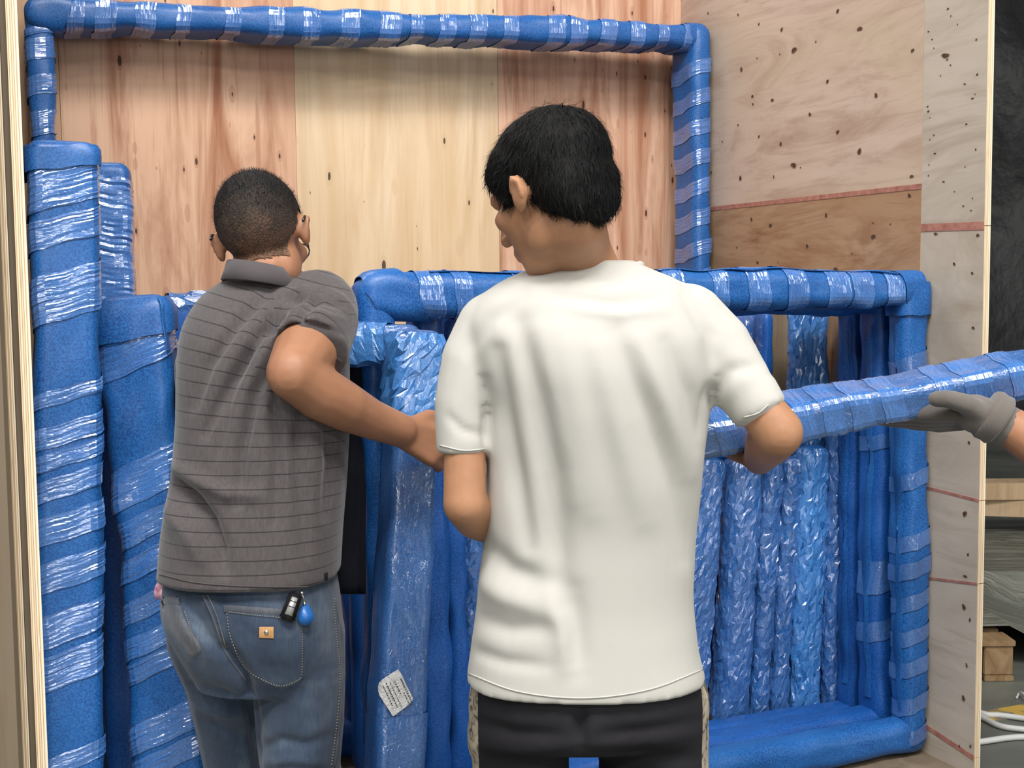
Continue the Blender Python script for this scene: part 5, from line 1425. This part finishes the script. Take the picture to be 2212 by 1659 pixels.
gv += [('c', [P(2116, 892, 1.94), P(2085, 872, 1.925), P(2048, 862, 1.925), P(2022, 862, 1.932)], [.020, .0165, .0150, .0130])]
gv += [('c', [hw_ + Vector((0.030, -0.004, -0.020)), hw_ + Vector((-0.02, 0, 0))], [.0345, .032])]
gv_m = blob('glove', gv, 0.0036, 3)
link('glove', gv_m, MAT['glove'], Hp)
cuffd = (elb - hw_).normalized()
cf = tube_mesh('glove_cuff', [hw_ + cuffd * t for t in (-0.004, 0.004, 0.014, 0.022, 0.026)], [.040, .0435, .042, .0435, .039], 24)
link('glove_cuff', cf, MAT['glove'], Hp)
ts = blob('work_shirt', [('c', [Vector((1.34, 2.00, 1.37)), Vector((1.34, 2.26, 1.37))], [.098, .098]), ('c', [Vector((1.34, 2.13, 1.26)), Vector((1.35, 2.13, 0.90))], [.155, .155]), ('c', [sho + Vector((0.18, -0.05, 0.0)), sho + Vector((0.08, -0.06, -0.11))], [.075, .066]), ('c', [Vector((1.34, 2.29, 1.36)), Vector((1.26, 2.33, 1.20))], [.075, .062])], 0.008, 4)
link('work_shirt', ts, MAT['dark_tee'], Hp)
tr = blob('trousers', [('c', [Vector((1.35, 2.06, 0.92)), Vector((1.35, 2.20, 0.92))], [.12, .12])] + [('c', [Vector((1.35, yy, 0.88)), Vector((1.34, yy, 0.48)), Vector((1.36, yy, 0.12))], [.10, .075, .065]) for yy in (2.03, 2.23)], 0.008, 4)
link('trousers', tr, MAT['trousers'], Hp)
hh = blob('hair', [('e', ch + Rh @ Vector((0, -.018, .038)), (.084, .102, .086), Rh), ('e', ch + Rh @ Vector((0, -.06, -.01)), (.07, .05, .055), Rh)], 0.006, 2)
link('hair', hh, MAT['hair_w'], Hp)
for yy in (2.03, 2.23): shoe('shoe', (1.34, yy, 0), math.radians(90), Hp)

# ------------------------------------------------------------------ sticker on the held frame
rsv = rs3.body('tmp_sticker_base', MAT['foam_shiny'], f3, K=56, step=0.03)
bvh_r = BVHTree.FromPolygons([v.co for v in rsv.data.vertices], [p.vertices for p in rsv.data.polygons])
bpy.data.objects.remove(rsv)
st = drape('sticker', [(860, 1446), (840, 1458), (818, 1476), (819, 1500), (830, 1518), (848, 1546)], [(863, 1450), (870, 1462), (878, 1480), (888, 1500), (889, 1516), (850, 1547)], bvh_r, 14, 10, 0.0065, 0.0)
n = NT('sticker_paper'); MAT['paper'] = n.set(Base_Color=(0.70, 0.70, 0.70), Roughness=0.35, Normal=n.bump(n.noise(n.coords('Object'), 60, 4, 0.6, 1.5), 1.0, 0.006))
so = link('sticker', st, MAT['paper'], f3); so['label'] = 'crumpled white paper label with small dark print'
n = NT('print_ink'); MAT['ink'] = n.set(Base_Color=(0.05, 0.05, 0.055), Roughness=0.6)
ms = []
r_ = random.Random(4)
def sheet_px(s_, t_):          # s along the text rows, t across rows, in sticker space
    a_, b_, d_ = np.array((822, 1480.)), np.array((850, 1540.)), np.array((868, 1458.))
    return a_ + (b_ - a_) * s_ + (d_ - a_) * t_
for row, (t_, s0, s1, hgt) in enumerate(((0.06, 0.05, 0.80, .05), (0.22, 0.02, 0.90, .06), (0.40, 0.05, 0.95, .035), (0.58, 0.1, 0.55, .06), (0.74, 0.55, 0.98, .05), (0.86, 0.1, 0.95, .07))):
    s_ = s0
    while s_ < s1:
        w = r_.uniform(0.025, 0.05)
        q = [sheet_px(s_, t_), sheet_px(s_ + w, t_), sheet_px(s_ + w, t_ + hgt), sheet_px(s_, t_ + hgt)]
        vv = []
        for c_ in q:
            rr = ray(*c_).normalized(); h = bvh_r.ray_cast(CAM, rr)
            if h[0] is not None: vv.append(h[0] - rr * 0.0073)
        if len(vv) == 4: ms.append(pyd('g', vv, [(0, 1, 2, 3)]))
        s_ += w + r_.uniform(0.02, 0.05)
o = link('print', join_meshes('print', ms), MAT['ink'], so, smooth=False); o['kind'] = 'stuff'

# ------------------------------------------------------------------ move every Empty to the base of its thing
bpy.context.view_layer.update()
for o in list(scene.objects):
    if o.type == 'EMPTY' and o.parent is None:
        pts = []
        def walk(x):
            for c in x.children:
                if c.type == 'MESH':
                    pts.extend(c.matrix_world @ Vector(b) for b in c.bound_box)
                walk(c)
        walk(o)
        if not pts: continue
        lo = [min(p[i] for p in pts) for i in range(3)]; hi = [max(p[i] for p in pts) for i in range(3)]
        loc = Vector(((lo[0] + hi[0]) / 2, (lo[1] + hi[1]) / 2, lo[2]))
        o.location = loc
        for c in o.children:
            c.matrix_parent_inverse = Matrix.Translation(-loc)
bpy.context.view_layer.update()
